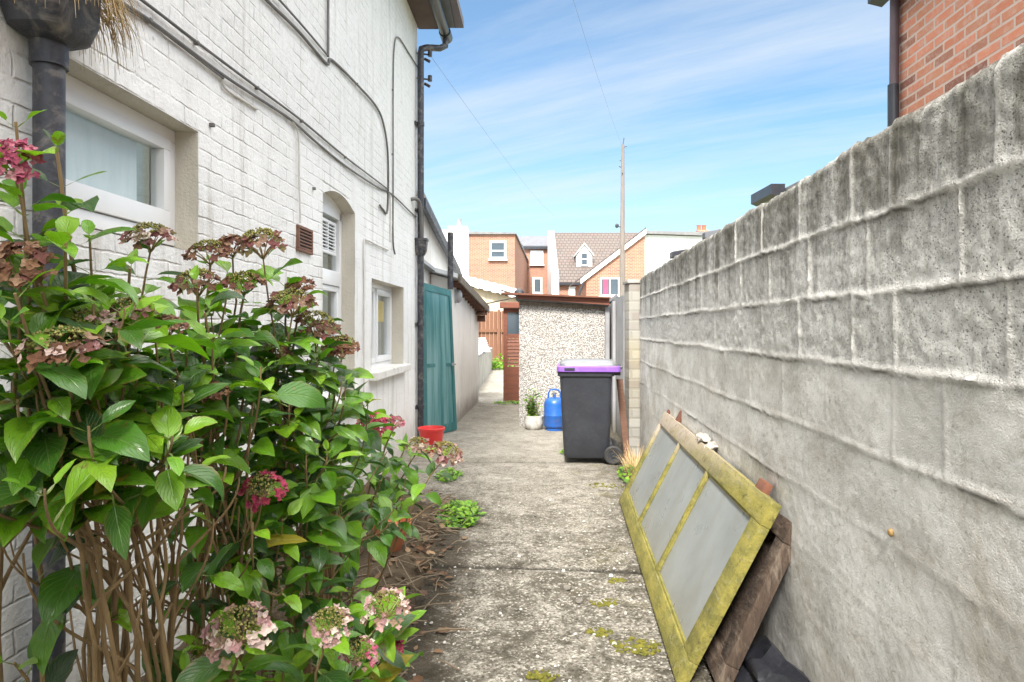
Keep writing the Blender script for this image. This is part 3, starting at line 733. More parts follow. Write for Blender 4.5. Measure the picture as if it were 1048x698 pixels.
# dry grass spilling out of the rainwater head
def strands(base, n, r, L, mat, name, spread=(1,1), up=.6, droop=1.0, w=.0022, seed=1, ring=0):
    rnd = random.Random(seed); V = []; Fc = []
    for i in range(n):
        a = rnd.uniform(0, 2*PI); p = Vector(base)+Vector((math.cos(a)*r*spread[0]*rnd.random(), math.sin(a)*r*spread[1]*rnd.random(), 0)); q_ = max(ring, rnd.random())
        if ring: p = Vector(base)+Vector((math.cos(a)*r*spread[0]*q_, math.sin(a)*r*spread[1]*q_, rnd.uniform(-.03, .08)))
        out = Vector((math.cos(a)*spread[0], math.sin(a)*spread[1], 0)).normalized()
        l = L*rnd.uniform(.4, 1.1); v = (out*rnd.uniform(.3, 1)+Vector((0, 0, up*rnd.uniform(.3, 1.3)))).normalized()
        side = v.cross(Vector((0, 0, 1))).normalized()*w*rnd.uniform(.6, 1.4); k = 7; b0 = len(V)
        for j in range(k+1):
            ww = side*(1-j/k*.8); V += [tuple(p-ww), tuple(p+ww)]
            p = p+v*(l/k); v = (v+Vector((rnd.uniform(-.1,.1), rnd.uniform(-.1,.1), -droop*.30))).normalized()
        Fc += [(b0+2*j, b0+2*j+1, b0+2*j+3, b0+2*j+2) for j in range(k)]
    return mesh(name, V, Fc, mat)
o = strands((xx+.03, s1+.0, 2.50), 560, .155, .22, 'straw', 'dry_grass', (.75, 1.0), .35, 2.1, .0022, seed=3, ring=.92)
tag(o, 'dry straw grass spilling over the black rainwater head at top left', 'dry grass')

# ------------------------------------------------------------------ rear extension and outhouse
ext = thing('rear_extension', 'white rear extension with a sloping roof behind the black corner downpipe', 'building', (-1.2, 9, 0))
EX = lambda Y: HX(Y)-.02
g = B()
g.prism([(EX(8.425), 8.425, -.05), (EX(12.2), 12.2, -.05), (EX(12.2), 12.2, 2.50), (EX(9.6), 9.6, 2.93), (EX(8.425), 8.425, 3.14)], (-5, 0, 0)).obj('wall', 'render', ext)
g = B()
g.hexa([(EX(8.43)+.1, 8.43, 3.14), (EX(12.4)+.1, 12.4, 2.47), (-6.4, 12.4, 2.47), (-6.4, 8.43, 3.14)],
       [(EX(8.43)+.1, 8.43, 3.22), (EX(12.4)+.1, 12.4, 2.55), (-6.4, 12.4, 2.55), (-6.4, 8.43, 3.22)])
g.obj('roof', 'greyfelt', ext)
B().hexa([(EX(8.43)+.1, 8.43, 3.02), (EX(8.43)+.13, 8.43, 3.02), (EX(12.4)+.13, 12.4, 2.36), (EX(12.4)+.1, 12.4, 2.36)],
         [(EX(8.43)+.1, 8.43, 3.13), (EX(8.43)+.13, 8.43, 3.13), (EX(12.4)+.13, 12.4, 2.46), (EX(12.4)+.1, 12.4, 2.46)]).obj('verge_board', 'black_iron', ext)
B().hexa([(EX(8.43)+.0, 8.45, 2.30), (EX(8.43)+.10, 8.45, 2.30), (EX(9.6)+.10, 9.5, 2.26), (EX(9.6), 9.5, 2.26)],
         [(EX(8.43)+.0, 8.45, 2.40), (EX(8.43)+.08, 8.45, 2.36), (EX(9.6)+.08, 9.5, 2.32), (EX(9.6), 9.5, 2.36)]).obj('door_hood', 'lead', ext)
q0 = P(461, 238, 9.35); q1 = P(461, 296, 9.35)
B().tube([q1, (q0+q1)/2, q0], .042, 12).obj('vent_pipe', 'black_iron', ext, True)

oh = thing('outhouse', 'low off-white outhouse with broken dark timber eaves behind the teal door', 'outhouse', (-.8, 11, 0))
OX = lambda Y: -.872+.0613*(Y-9.5)
zt0, zt1 = 2.16, 1.80
B().hexa([(OX(9.52), 9.52, -.05), (OX(12.95), 12.95, -.05), (EX(12.95)-2, 12.95, -.05), (EX(9.52)+.02, 9.52, -.05)],
         [(OX(9.52), 9.52, zt0), (OX(12.95), 12.95, zt1), (EX(12.95)-2, 12.95, zt1+.3), (EX(9.52)+.02, 9.52, zt0+.08)]).obj('wall', 'render', oh)
g = B()
g.hexa([(OX(9.4)+.10, 9.35, zt0+.01), (OX(13)+.17, 13.15, zt1+.03), (-3, 13.15, zt1+.5), (-1.19, 9.35, zt0+.12)],
       [(OX(9.4)+.10, 9.35, zt0+.07), (OX(13)+.17, 13.15, zt1+.10), (-3, 13.15, zt1+.57), (-1.19, 9.35, zt0+.18)]).obj('roof', 'sheet', oh)
g = B()
g.hexa([(OX(9.4)+.11, 9.36, zt0-.05), (OX(9.4)+.14, 9.36, zt0-.05), (OX(13)+.21, 13.1, zt1-.04), (OX(13)+.18, 13.1, zt1-.04)],
       [(OX(9.4)+.11, 9.36, zt0+.065), (OX(9.4)+.14, 9.36, zt0+.065), (OX(13)+.21, 13.1, zt1+.09), (OX(13)+.18, 13.1, zt1+.09)])
g.obj('fascia', 'old_wood', oh)
for i in range(11):
    g = B(); y_ = 9.6+i*.33; z_ = zt0+(zt1-zt0)*(y_-9.5)/3.5-.05
    g.box((OX(y_)-.01, y_, z_-.05), (OX(y_)+.11+.06*(i/10), y_+.05, z_+.05), .004); g.obj('rafter_end', 'dark_wood', oh)
g = B(); g.box((OX(12.9)-.02, 12.72, zt1-.22), (OX(12.9)+.14, 12.93, zt1-.10), .006); g.box((OX(12.9)-.02, 12.3, zt1-.09), (OX(12.9)+.15, 13.02, zt1-.055), .004)
g.obj('broken_eaves_board', 'dark_wood', oh)
q = P(467, 303, 9.75)
g = B().blob((OX(9.8)+.05, 9.8, q.z), .085, 2, .02, (.75, .8, 1.2)); g.box((OX(9.8)-.01, 9.74, q.z-.1), (OX(9.8)+.03, 9.86, q.z+.1), .01); g.obj('bulkhead_lamp', 'lead', oh, True)

# teal door
d0 = Vector((-1.165, 8.55, .01)); d1 = Vector((-.80, 9.32, .01)); t0 = Vector((-1.175, 8.50, 2.045)); t1 = Vector((-.885, 9.32, 1.99))
td = thing('teal_door', 'tall teal door standing ajar between black downpipe and outhouse', 'door', d0)
nrm = (d1-d0).cross(t0-d0).normalized()
def dpt(u, v, n=0): return (d0*(1-u)+d1*u)*(1-v)+(t0*(1-u)+t1*u)*v+nrm*n
def dbox(g, u0, u1, v0, v1, n0, n1):
    return g.hexa([dpt(u0, v0, n0), dpt(u1, v0, n0), dpt(u1, v0, n1), dpt(u0, v0, n1)], [dpt(u0, v1, n0), dpt(u1, v1, n0), dpt(u1, v1, n1), dpt(u0, v1, n1)])
dbox(B(), .09, .93, .04, .97, -.012, .012).obj('panel', 'tealp', td)
g = B()
for u0, u1, v0, v1 in ((0, .10, 0, 1), (.92, 1, 0, 1), (.10, .92, 0, .06), (.10, .92, .955, 1), (.10, .92, .455, .48)): dbox(g, u0, u1, v0, v1, -.022, .022)
g.obj('frame', 'teal', td)
q = dpt(.95, .47)
sg = 1 if nrm.x > 0 else -1
g = B(); g.tube([q+nrm*.02*sg, q+nrm*.06*sg, q+nrm*.06*sg+(d0-d1).normalized()*.1], .011, 8); g.tube([q, q+nrm*.026*sg], .024, 10); g.obj('handle', 'steel', td, True)

# red bucket
bk = thing('bucket', 'red plastic bucket on the ground in front of the teal door', 'bucket', P(441.5, 462, 7.7)*1.0)
bk.location.z = .008; WORLD[bk.name] = Matrix.Translation(bk.location)
B().lathe([(0, 0), (.112, 0), (.118, .006), (.145, .245), (.160, .248), (.162, .275), (.154, .278), (.148, .262), (.140, .24), (.112, .012), (0, .012)], seg=40).obj('body', 'red', bk, True, local=True)
g = B(); g.tube([(.158*math.cos(R(a)), .158*math.sin(R(a))*.98, .255-.09*math.sin(R(a))) for a in range(0, 181, 10)], .003, 6); g.obj('handle', 'steel', bk, True, local=True)

# ------------------------------------------------------------------ block wall on the right
def block_wall():
    W0, W1 = .7, 7.37
    def axis(a, b, st): k = round((b-a)/st); return [a+(b-a)*i/k for i in range(k+1)]
    ys = axis(-5, W0, .3)[:-1]+axis(W0, 4.0, .0105)[:-1]+axis(4.0, W1, .018)
    NZ = 190
    rows = [2.015, 1.787, 1.56, 1.336, 1.085, .85, .62, .39, .16]
    vj = {0: [.47,.92,1.37,1.82,2.06]+[2.5+.45*k for k in range(12)], 1: [.60,1.05]+[1.502+.449*k for k in range(14)],
          2: [.89,1.34,1.79,2.05]+[2.5+.45*k for k in range(12)], 3: [.66,1.11,1.56,1.80]+[2.25+.45*k for k in range(12)],
          4: [.85+.45*k for k in range(15)], 5: [.62+.45*k for k in range(15)]}
    V = []; J = []; SM = []; PT = []; CK = []
    def blk(i, k): return noise.noise(Vector((i*3.7+.3, k*5.1+.7, .5)))
    for yy in ys:
        topz = 2.02+.018*noise.noise(Vector((yy*1.7, 0, 0)))+.012*noise.noise(Vector((yy*7, 2, 0)))+.007*noise.noise(Vector((yy*29, 2, 4)))
        for k in range(NZ+1):
            z = -.08+(topz+.08)*k/NZ
            j = 0; r = 0
            zw = z+.010*noise.noise(Vector((yy*1.5, z*1.5, 7)))+.004*noise.noise(Vector((yy*9, z*4, 1)))
            for ri, rz in enumerate(rows):
                if zw < rz: r = ri
            for ri, rz in enumerate(rows[1:]):
                fade = (1, 1, 1, .6, .35, .2, .1, .1)[ri]
                j = max(j, fade*max(0, 1-abs(zw-rz)/.0105))
            yw = yy+.006*noise.noise(Vector((yy*3, z*6, 3)))
            bi = 0
            for q in vj.get(r, []):
                if yw > q: bi += 1
                j = max(j, (.68 if r < 3 else (.45 if r == 3 else .12))*max(0, 1-abs(yw-q)/.010))
            j = min(1, j*1.8)*min(1, .35+max(0, topz-z)/.05)
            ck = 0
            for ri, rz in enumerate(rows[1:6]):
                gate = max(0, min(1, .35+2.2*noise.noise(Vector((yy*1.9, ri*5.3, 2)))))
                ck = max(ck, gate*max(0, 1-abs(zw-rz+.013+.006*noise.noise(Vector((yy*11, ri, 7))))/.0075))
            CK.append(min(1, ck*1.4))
            sm = max(0, min(1, (1.38-z)/.10+.5*noise.noise(Vector((yy*2, z*2, 8)))))
            ed = max(0, 1-(topz-z)/.02)
            d = .004*blk(r, bi)*(1-sm*.7)
            d += .0035*noise.noise(Vector((yy*22, z*22, 0)))*(1-sm*.75)+.004*noise.noise(Vector((yy*4, z*4, 5)))+.0025*noise.noise(Vector((yy*55, z*55, 0)))*(1-sm*.55)
            jn = noise.noise(Vector((yy*5, z*3, 11)))
            d -= .004*ck
            d += j*(-.0055+.004*jn)*(1-.4*sm)
            if sm > .3: d += .006*sm*noise.noise(Vector((yy*1.6, z*3.2, 2)))
            d += ed*.012
            V.append((WX(yy)+d, yy, z)); J.append(j); SM.append(sm); PT.append(max(0, min(1, min((yy-1.555)/.012, (1.80-yy)/.012, (z-1.105)/.012, (1.315-z)/.02)+.4*noise.noise(Vector((yy*14, z*14, 3))))))
    n = NZ+1; Fc = [(r*n+c, (r+1)*n+c, (r+1)*n+c+1, r*n+c+1) for r in range(len(ys)-1) for c in range(NZ)]
    # top, back, end
    T = .215; b0 = len(V)
    for i, yy in enumerate(ys):
        zt = V[i*n+NZ][2]
        for t in (.25, .5, .75, 1): V.append((WX(yy)+T*t, yy, zt+.010*noise.noise(Vector((yy*9, t*4, 3)))-(0.0 if t < 1 else .008)))
        V.append((WX(yy)+T, yy, -.08))
    for i in range(len(ys)-1):
        p, q = b0+5*i, b0+5*(i+1)
        Fc.append((i*n+NZ, (i+1)*n+NZ, q, p))
        for t in range(4): Fc.append((p+t, q+t, q+t+1, p+t+1))
    e = len(ys)-1
    Fc.append(tuple([e*n+k for k in range(0, n)]+[b0+5*e+t for t in range(5)]))
    J += [0]*(len(V)-len(J)); SM += [0]*(len(V)-len(SM)); PT += [0]*(len(V)-len(PT)); CK += [0]*(len(V)-len(CK))
    return mesh('block_wall', V, Fc, 'block', attrs={'joint': J, 'smooth': SM, 'patch': PT, 'crack_shade': CK})
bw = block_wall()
tag(bw, 'long grey concrete block wall along the right side with stained top course', 'wall')
me = bw.data; me.set_sharp_from_angle(angle=R(60))
# brick pier, then a grey concrete wall behind it
pr = thing('brick_pier', 'pale mossy brick pier closing the far end of the block wall', 'pier', (1.4, 7.5, 0))
B().box((1.318, 7.375, -.05), (1.62, 7.68, 1.955), .012).obj('shaft', 'brick_pier', pr, True)
B().box((1.30, 7.36, 1.957), (1.64, 7.70, 2.0), .01).obj('cap', 'rubble', pr, True)
cw = thing('concrete_wall', 'bluish grey concrete wall continuing behind the brick pier', 'wall', (1.5, 9, 0))
PX = lambda Y: 1.36+.065*(Y-7.7)
B().hexa([(PX(7.69), 7.69, -.05), (PX(15), 15, -.05), (PX(15)+.18, 15, -.05), (PX(7.69)+.18, 7.69, -.05)],
         [(PX(7.69), 7.69, 1.86), (PX(15), 15, 1.95), (PX(15)+.18, 15, 1.95), (PX(7.69)+.18, 7.69, 1.86)]).obj('wall', 'panel', cw)
g = B()
for y_ in (7.72, 9.15, 10.6, 12.05): g.box((PX(y_)-.045, y_, -.05), (PX(y_)-.003, y_+.12, 1.83), .006)
g.obj('post', 'panel', cw)
# bits lying on the wall top
for x, y, Yp, sx, sy, sz, mm, lb in ((718, 237, 4.2, .10, .07, .045, 'slate', 'dark slate scrap on the block wall beneath the orange chimney pots'), (683, 263, 5.35, .12, .11, .055, 'black_plastic', 'small black plastic scrap on the far part of the block wall')):
    cx_ = WX(Yp)+.06
    g = B().box((cx_-sx/2, Yp-sy/2, 2.03), (cx_+sx/2, Yp+sy/2, 2.03+sz), .008); o = g.obj('slate_scrap' if mm == 'slate' else 'plastic_scrap', mm); tag(o, lb, 'debris')
    for v in o.data.vertices: v.co.z += .02*(v.co.x-cx_)/sx

# rusty plank leaning behind the bin
a_ = P(634, 388, 7.45); b_ = P(642, 452, 7.30); b_.z = .0
rp = B().hexa([b_+Vector((-.035, -.012, 0)), b_+Vector((.035, -.012, 0)), b_+Vector((.035, .012, 0)), b_+Vector((-.035, .012, 0))],
              [a_+Vector((-.035, -.012, 0)), a_+Vector((.035, -.012, 0)), a_+Vector((.035, .012, 0)), a_+Vector((-.035, .012, 0))]).obj('wooden_plank', 'dark_wood')
tag(rp, 'narrow red brown plank leaning behind the wheelie bin beside the pier', 'plank')

# ------------------------------------------------------------------ wheelie bin
bn = thing('wheelie_bin', 'charcoal wheelie bin with a purple and grey lid at the end of the path', 'bin', (.845, 7.22, .006), R(-4))
cxb = -.03
rings = []
for z_, w_, d_ in ((.055, .465, .43), (.07, .485, .45), (.3, .505, .475), (.60, .53, .505), (.90, .555, .535), (.93, .56, .54)):
    rings.append(rrect(cxb+.0-.01*z_, 0, w_, d_, .05, z_, 6))
rings += [rrect(cxb-.01, 0, .60, .575, .055, .935, 6), rrect(cxb-.01, 0, .605, .58, .055, .975, 6), rrect(cxb-.01, 0, .56, .54, .05, .976, 6)]
body = B().loft(rings).obj('body', 'bin', bn, True, local=True)
g = B()
for i in range(5): g.box((cxb-.20+i*.09, -.262-.0, .955), (cxb-.17+i*.09, -.30, .965), .002)
# lid
def lidring(w_, d_, z_, tilt=.0):
    return [(p[0], p[1], p[2]+(p[0])*(-.0)+tilt*p[0]) for p in rrect(cxb+.02, 0, w_, d_, .07, z_, 6)]
lid = B().loft([lidring(.66, .60, .978), lidring(.68, .62, .985), lidring(.672, .612, 1.034), lidring(.65, .59, 1.042)]).obj('lid', 'purple', bn, True, local=True)
B().loft([lidring(.62, .56, 1.043), lidring(.61, .55, 1.068), lidring(.55, .49, 1.094), lidring(.30, .26, 1.104)]).obj('lid_top', 'grey_lid', lid, True)
lid.children[0].matrix_parent_inverse = Matrix.Identity(4)
o = B().box((cxb-.24, -.318, 1.0), (cxb-.13, -.309, 1.025), .002).obj('lid_recess', 'black_plastic', lid); o.matrix_parent_inverse = Matrix.Identity(4)
g = B(); g.tube([(cxb+.30, -.24, 1.0), (cxb+.36, -.24, 1.03), (cxb+.36, .24, 1.03), (cxb+.30, .24, 1.0)], .019, 10)
for y_ in (-.2, 0, .2): g.box((cxb+.27, y_-.02, .94), (cxb+.36, y_+.02, 1.03), .008)
g.obj('handle', 'bin', bn, True, local=True)
B().tube([(.245, -.27, .10), (.245, .27, .10)], .012, 8).obj('axle', 'steel', bn, True, local=True)
g = B(); g.box((.14, -.19, .06), (.25, .19, .22), .02); g.obj('axle_housing', 'bin', bn, True, local=True)
for y_ in (-.265, .265):
    sgn = -1 if y_ < 0 else 1
    t = B(); prof = [(.052, -.022), (.085, -.026), (.097, -.018), (.100, 0), (.097, .018), (.085, .026), (.052, .022), (.052, -.022)]
    t.lathe(prof, seg=32)
    for v in t.bm.verts: v.co = Vector((.245+v.co.x, y_+v.co.z, .10+v.co.y))
    wh = t.obj('wheel', 'rubber', bn, True, local=True)
    t = B(); t.lathe([(0, -.02), (.02, -.024), (.024, -.012), (.052, -.012), (.052, .012), (.024, .012), (.02, .024), (0, .02)], seg=24)
    for v in t.bm.verts: v.co = Vector((.245+v.co.x, y_+v.co.z, .10+v.co.y))
    r_ = t.obj('rim', 'bin', wh, True); r_.matrix_parent_inverse = Matrix.Identity(4)

# ------------------------------------------------------------------ pebbledash shed
sh = thing('pebbledash_shed', 'pebbledash shed with red brown roof edge and open louvred door', 'shed', (.75, 9.7, 0))
SL, SR = .105, 1.375
B().hexa([(SL, 9.70, -.05), (SR, 9.70, -.05), (SR+.22, 13.6, -.05), (SL+.22, 13.6, -.05)], [(SL, 9.70, 1.865), (SR, 9.70, 1.775), (SR+.22, 13.6, 1.775), (SL+.22, 13.6, 1.865)]).obj('wall', 'pebbledash', sh)
B().hexa([(SL-.05, 9.60, 1.868), (SR+.05, 9.60, 1.778), (SR+.27, 13.8, 1.778), (SL+.17, 13.8, 1.868)], [(SL-.05, 9.60, 1.965), (SR+.05, 9.60, 1.868), (SR+.27, 13.8, 1.868), (SL+.17, 13.8, 1.965)]).obj('roof', 'greyfelt', sh)
B().hexa([(SL-.02, 9.565, 1.885), (SR+.05, 9.565, 1.79), (SR+.05, 9.597, 1.79), (SL-.02, 9.597, 1.885)], [(SL-.02, 9.565, 1.945), (SR+.05, 9.565, 1.885), (SR+.05, 9.597, 1.885), (SL-.02, 9.597, 1.945)]).obj('fascia', 'red_wood', sh)
B().hexa([(-.16, 9.50, 1.945), (SR+.06, 9.50, 1.886), (SR+.06, 9.75, 1.886), (-.16, 9.75, 1.945)], [(-.16, 9.50, 1.975), (SR+.06, 9.50, 1.905), (SR+.06, 9.75, 1.905), (-.16, 9.75, 1.975)]).obj('roof_edge', 'rust', sh)
B().hexa([(SL, 9.66, 1.80), (SR, 9.66, 1.72), (SR, 9.697, 1.72), (SL, 9.697, 1.80)], [(SL, 9.66, 1.866), (SR, 9.66, 1.777), (SR, 9.697, 1.777), (SL, 9.697, 1.866)]).obj('rail', 'old_wood', sh)
B().box((SR+.003, 9.66, -.02), (SR+.065, 9.74, 1.77), .004).obj('corner_post', 'lead', sh)
# louvred brown door swung out at the back of the shed
dr = B(); Yd = 12.8
for x0, x1, z0, z1 in ((-.17, -.09, .03, 1.84), (.33, .41, .03, 1.84), (-.09, .33, .03, .62), (-.09, .33, 1.76, 1.84), (-.09, .33, 1.26, 1.34), (-.09, .33, .62, .70)): dr.box((x0, Yd, z0), (x1, Yd+.045, z1), .004)
for i in range(8):
    z_ = .72+i*.067; dr.hexa([(-.09, Yd+.002, z_), (.33, Yd+.002, z_), (.33, Yd+.012, z_), (-.09, Yd+.012, z_)], [(-.09, Yd+.03, z_+.055), (.33, Yd+.03, z_+.055), (.33, Yd+.042, z_+.055), (-.09, Yd+.042, z_+.055)])
door = dr.obj('louvred_door', 'red_wood', sh)
B().box((-.09, Yd+.018, 1.34), (.33, Yd+.024, 1.76)).obj('pane', 'farglass', door)
B().box((-.24, 12.7, 1.843), (.45, 12.9, 1.96), .01).obj('door_head', 'red_wood', sh)
# clutter on the roof's left edge
g = B().blob(P(531, 300, 9.75), .07, 2, .5, (1.1, 1, .9), 3); o = g.obj('plastic_bag', 'bag', None, True); tag(o, 'crumpled black bag lying on the left edge of the shed roof', 'bag')
pz = B()
for k, (x0, y0, x1, y1) in enumerate(((513, 297, 540, 305), (497, 311, 533, 303))):
    pz = B(); pz.tube([P(x0, y0, 9.62-.0*k+(3.2 if k else 0)), P(x1, y1, 9.9+(.2 if k else 0))], .012, 6)
    o = pz.obj('timber_batten', 'old_wood'); tag(o, ('thin grey batten resting on the shed roof edge', 'long thin batten spanning from the outhouse eaves to the shed roof')[k], 'batten')
# dark board added as the shade of the gap between shed and wall
gp = thing('gap_dark_board', 'narrow dark board standing in for the shade in the gap right of the pebbledash shed', 'gate', (1.5, 10.6, 0))
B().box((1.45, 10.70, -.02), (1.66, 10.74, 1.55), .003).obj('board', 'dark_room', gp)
B().box((1.575, 10.6, -.02), (1.64, 10.69, 1.78), .004).obj('post', 'straw', gp)
B().tube([P(619, 312, 9.8), P(632, 303, 9.8)], .035, 8).obj('gutter_pipe', 'black_plastic', sh, True)

# gas bottle
gb = thing('gas_bottle', 'blue gas bottle standing against the pebbledash shed beside the bin', 'gas bottle', (.604, 9.32, .006))
B().lathe([(0, .03), (.12, .03), (.145, .05), (.150, .07), (.150, .20), (.153, .205), (.153, .215), (.150, .22), (.150, .37), (.140, .41), (.110, .445), (.06, .462), (0, .468)], seg=36).obj('body', 'blue', gb, True, local=True)
B().lathe([(.118, 0), (.125, 0), (.125, .05), (.118, .05), (.118, 0)], seg=36).obj('foot_ring', 'blue', gb, True, local=True)
g = B(); g.tube([(-.085, 0, .43), (-.085, 0, .52), (-.06, 0, .565), (0, 0, .575), (.06, 0, .565), (.085, 0, .52), (.085, 0, .43)], .013, 8)
g.tube([(0, -.08, .44), (0, -.08, .50), (0, .08, .50), (0, .08, .44)], .01, 6); g.obj('carrying_handle', 'blue', gb, True, local=True)
B().lathe([(0, .46), (.022, .46), (.022, .50), (.03, .505), (.03, .53), (0, .535)], seg=14).obj('valve', 'steel', gb, True, local=True)

# ------------------------------------------------------------------ leaves
class Foliage:
    def __init__(s): s.V = []; s.F = []; s.uv = []; s.c = []
    def leaf(s, base, d, up, L, Wd, col, droop=.5, fold=.25, rnd=random, nl=7):
        d = Vector(d).normalized(); up = Vector(up); side = d.cross(up)
        if side.length < 1e-3: side = d.orthogonal()
        side.normalize(); nr = side.cross(d).normalized()
        p = Vector(base); b0 = len(s.V); roll = rnd.uniform(-.25, .25); twist = rnd.uniform(-.7, .7)
        sw = rnd.uniform(-.12, .12); wav = rnd.uniform(0, 6); wavy = rnd.uniform(.03, .22)
        for i in range(nl+1):
            t = i/nl
            wv = Wd*.5*max(.02, math.sin(PI*min(1, t**.82))**.85*(1-.18*t)) if i < nl else Wd*.01
            ser = 1+(.05 if i % 2 else -.03)
            rl = roll+twist*t
            sd = side*math.cos(rl)+nr*math.sin(rl); nn = nr*math.cos(rl)-side*math.sin(rl)
            for u in (-1, -.5, 0, .5, 1):
                lift = fold*abs(u)*wv*(1.0 if abs(u) < .9 else .8)+wavy*wv*math.sin(wav+t*8+u*2)*abs(u)
                q = p+sd*(u*wv*(ser if abs(u) == 1 else 1))+nn*lift+side*sw*t*t*L*.5
                s.V.append(tuple(q)); s.uv.append((.5+u*.5, t)); s.c.append(col)
            p = p+d*(L/nl)
            a = -droop/nl*(.4+1.2*t); d2 = d*math.cos(a)+nr*math.sin(a); nr = nr*math.cos(a)-d*math.sin(a); d = d2
        for i in range(nl):
            for k in range(4):
                a = b0+i*5+k; s.F.append((a, a+1, a+6, a+5))
    def obj(s, name, m, parent=None):
        return mesh(name, s.V, s.F, m, parent, True, uv=s.uv, cols=s.c)

GREENS = [(.080, .205, .008), (.112, .265, .010), (.048, .135, .012), (.145, .31, .012), (.026, .075, .014), (.050, .145, .014)]
YOUNG = [(.165, .33, .012), (.20, .37, .018)]
def leafcol(rnd, young=0, low=0):
    c = rnd.choice(YOUNG) if rnd.random() < young else rnd.choice(GREENS)
    if rnd.random() < .012: c = (.34, .28, .03)
    k = rnd.uniform(.75, 1.25)
    return tuple(v*k for v in c)

def flower_head(c, r, pal, center, parent, rnd, up, flat=.55, name='flower_head'):
    """lacecap head: outer papery florets and a bead-like middle"""
    up = Vector(up).normalized(); ax = up.orthogonal().normalized(); ay = up.cross(ax)
    V = []; Fc = []; cols = []; C = Vector(c)
    def floret(p, n, sz, col):
        n = n.normalized(); a = n.orthogonal().normalized(); b = n.cross(a); ph = rnd.uniform(0, PI)
        for k in range(4):
            t = ph+k*PI/2; dr = a*math.cos(t)+b*math.sin(t); sd = n.cross(dr)
            w = sz*rnd.uniform(.42, .55); l = sz*rnd.uniform(.85, 1.15); cp = rnd.uniform(-.15, .55)
            kk = rnd.uniform(.7, 1.2); cc = tuple(v*kk for v in col); b0 = len(V)
            for q in (p, p+dr*l*.45+sd*w+n*l*.12, p+dr*l+sd*w*.35+n*l*cp, p+dr*l*1.02-sd*w*.35+n*l*cp, p+dr*l*.45-sd*w+n*l*.12, p+dr*l*.55-n*l*.02):
                V.append(tuple(q)); cols.append(cc)
            Fc.extend([(b0, b0+1, b0+5), (b0+1, b0+2, b0+5), (b0+2, b0+3, b0+5), (b0+3, b0+4, b0+5), (b0+4, b0, b0+5)])
    nf = 56 if center else 110
    for i in range(nf):
        t = rnd.uniform(0, 2*PI); q = rnd.uniform(.62, 1.05) if center else math.sqrt(rnd.random())
        p = C+(ax*math.cos(t)+ay*math.sin(t))*r*q+up*(flat*r*(1-q*q)+rnd.uniform(-.12, .12)*r)
        n = up+(ax*math.cos(t)+ay*math.sin(t))*q*rnd.uniform(.3, 1.6)+Vector((rnd.uniform(-.5,.5), rnd.uniform(-.8,.2), rnd.uniform(-.3,.5)))
        floret(p, n, r*rnd.uniform(.11, .22), rnd.choice(pal))
    if center:
        for i in range(150):
            t = rnd.uniform(0, 2*PI); q = math.sqrt(rnd.random())*.72
            p = C+(ax*math.cos(t)+ay*math.sin(t))*r*q+up*(flat*r*(1-q*q)*1.0+rnd.uniform(0, .12)*r)
            k = rnd.uniform(.6, 1.3); cc = tuple(v*k for v in rnd.choice(center)); sz = r*rnd.uniform(.035, .06); b0 = len(V)
            for q_ in ((sz,0,0), (-sz,0,0), (0,sz,0), (0,-sz,0), (0,0,sz*1.3), (0,0,-sz)): V.append(tuple(p+Vector(q_))); cols.append(cc)
            Fc.extend([(b0, b0+2, b0+4), (b0+2, b0+1, b0+4), (b0+1, b0+3, b0+4), (b0+3, b0, b0+4), (b0+2, b0, b0+5), (b0+1, b0+2, b0+5), (b0+3, b0+1, b0+5), (b0, b0+3, b0+5)])
    # little branched stalks under the head
    bm = B(); 
    for i in range(9):
        t = i/9*2*PI; bm.tube([C-up*r*.55, C-up*r*.15+(ax*math.cos(t)+ay*math.sin(t))*r*.35, C+(ax*math.cos(t)+ay*math.sin(t))*r*.75+up*.15*r], [r*.03, r*.025, r*.015], 5)
    o = mesh(name, V, Fc, 'petal', parent, False, cols=cols)
    st = bm.obj('flower_stalk', 'stem', o, True)
    return o

BROWN = [(.16, .075, .042), (.21, .115, .062), (.11, .058, .036), (.30, .19, .12), (.17, .07, .06)]
DUSKY = [(.17, .075, .062), (.14, .08, .045), (.28, .18, .13), (.14, .12, .05), (.17, .06, .058)]
PINKS = [(.48, .29, .27), (.60, .46, .41), (.36, .20, .20), (.62, .53, .44), (.28, .19, .13)]
MAGENTA = [(.42, .05, .11), (.34, .035, .09), (.50, .12, .17), (.28, .03, .06)]
ROSE = [(.44, .09, .17), (.52, .17, .23), (.32, .06, .11), (.54, .27, .29)]
GREENC = [(.24, .24, .06), (.30, .28, .09), (.18, .19, .05)]

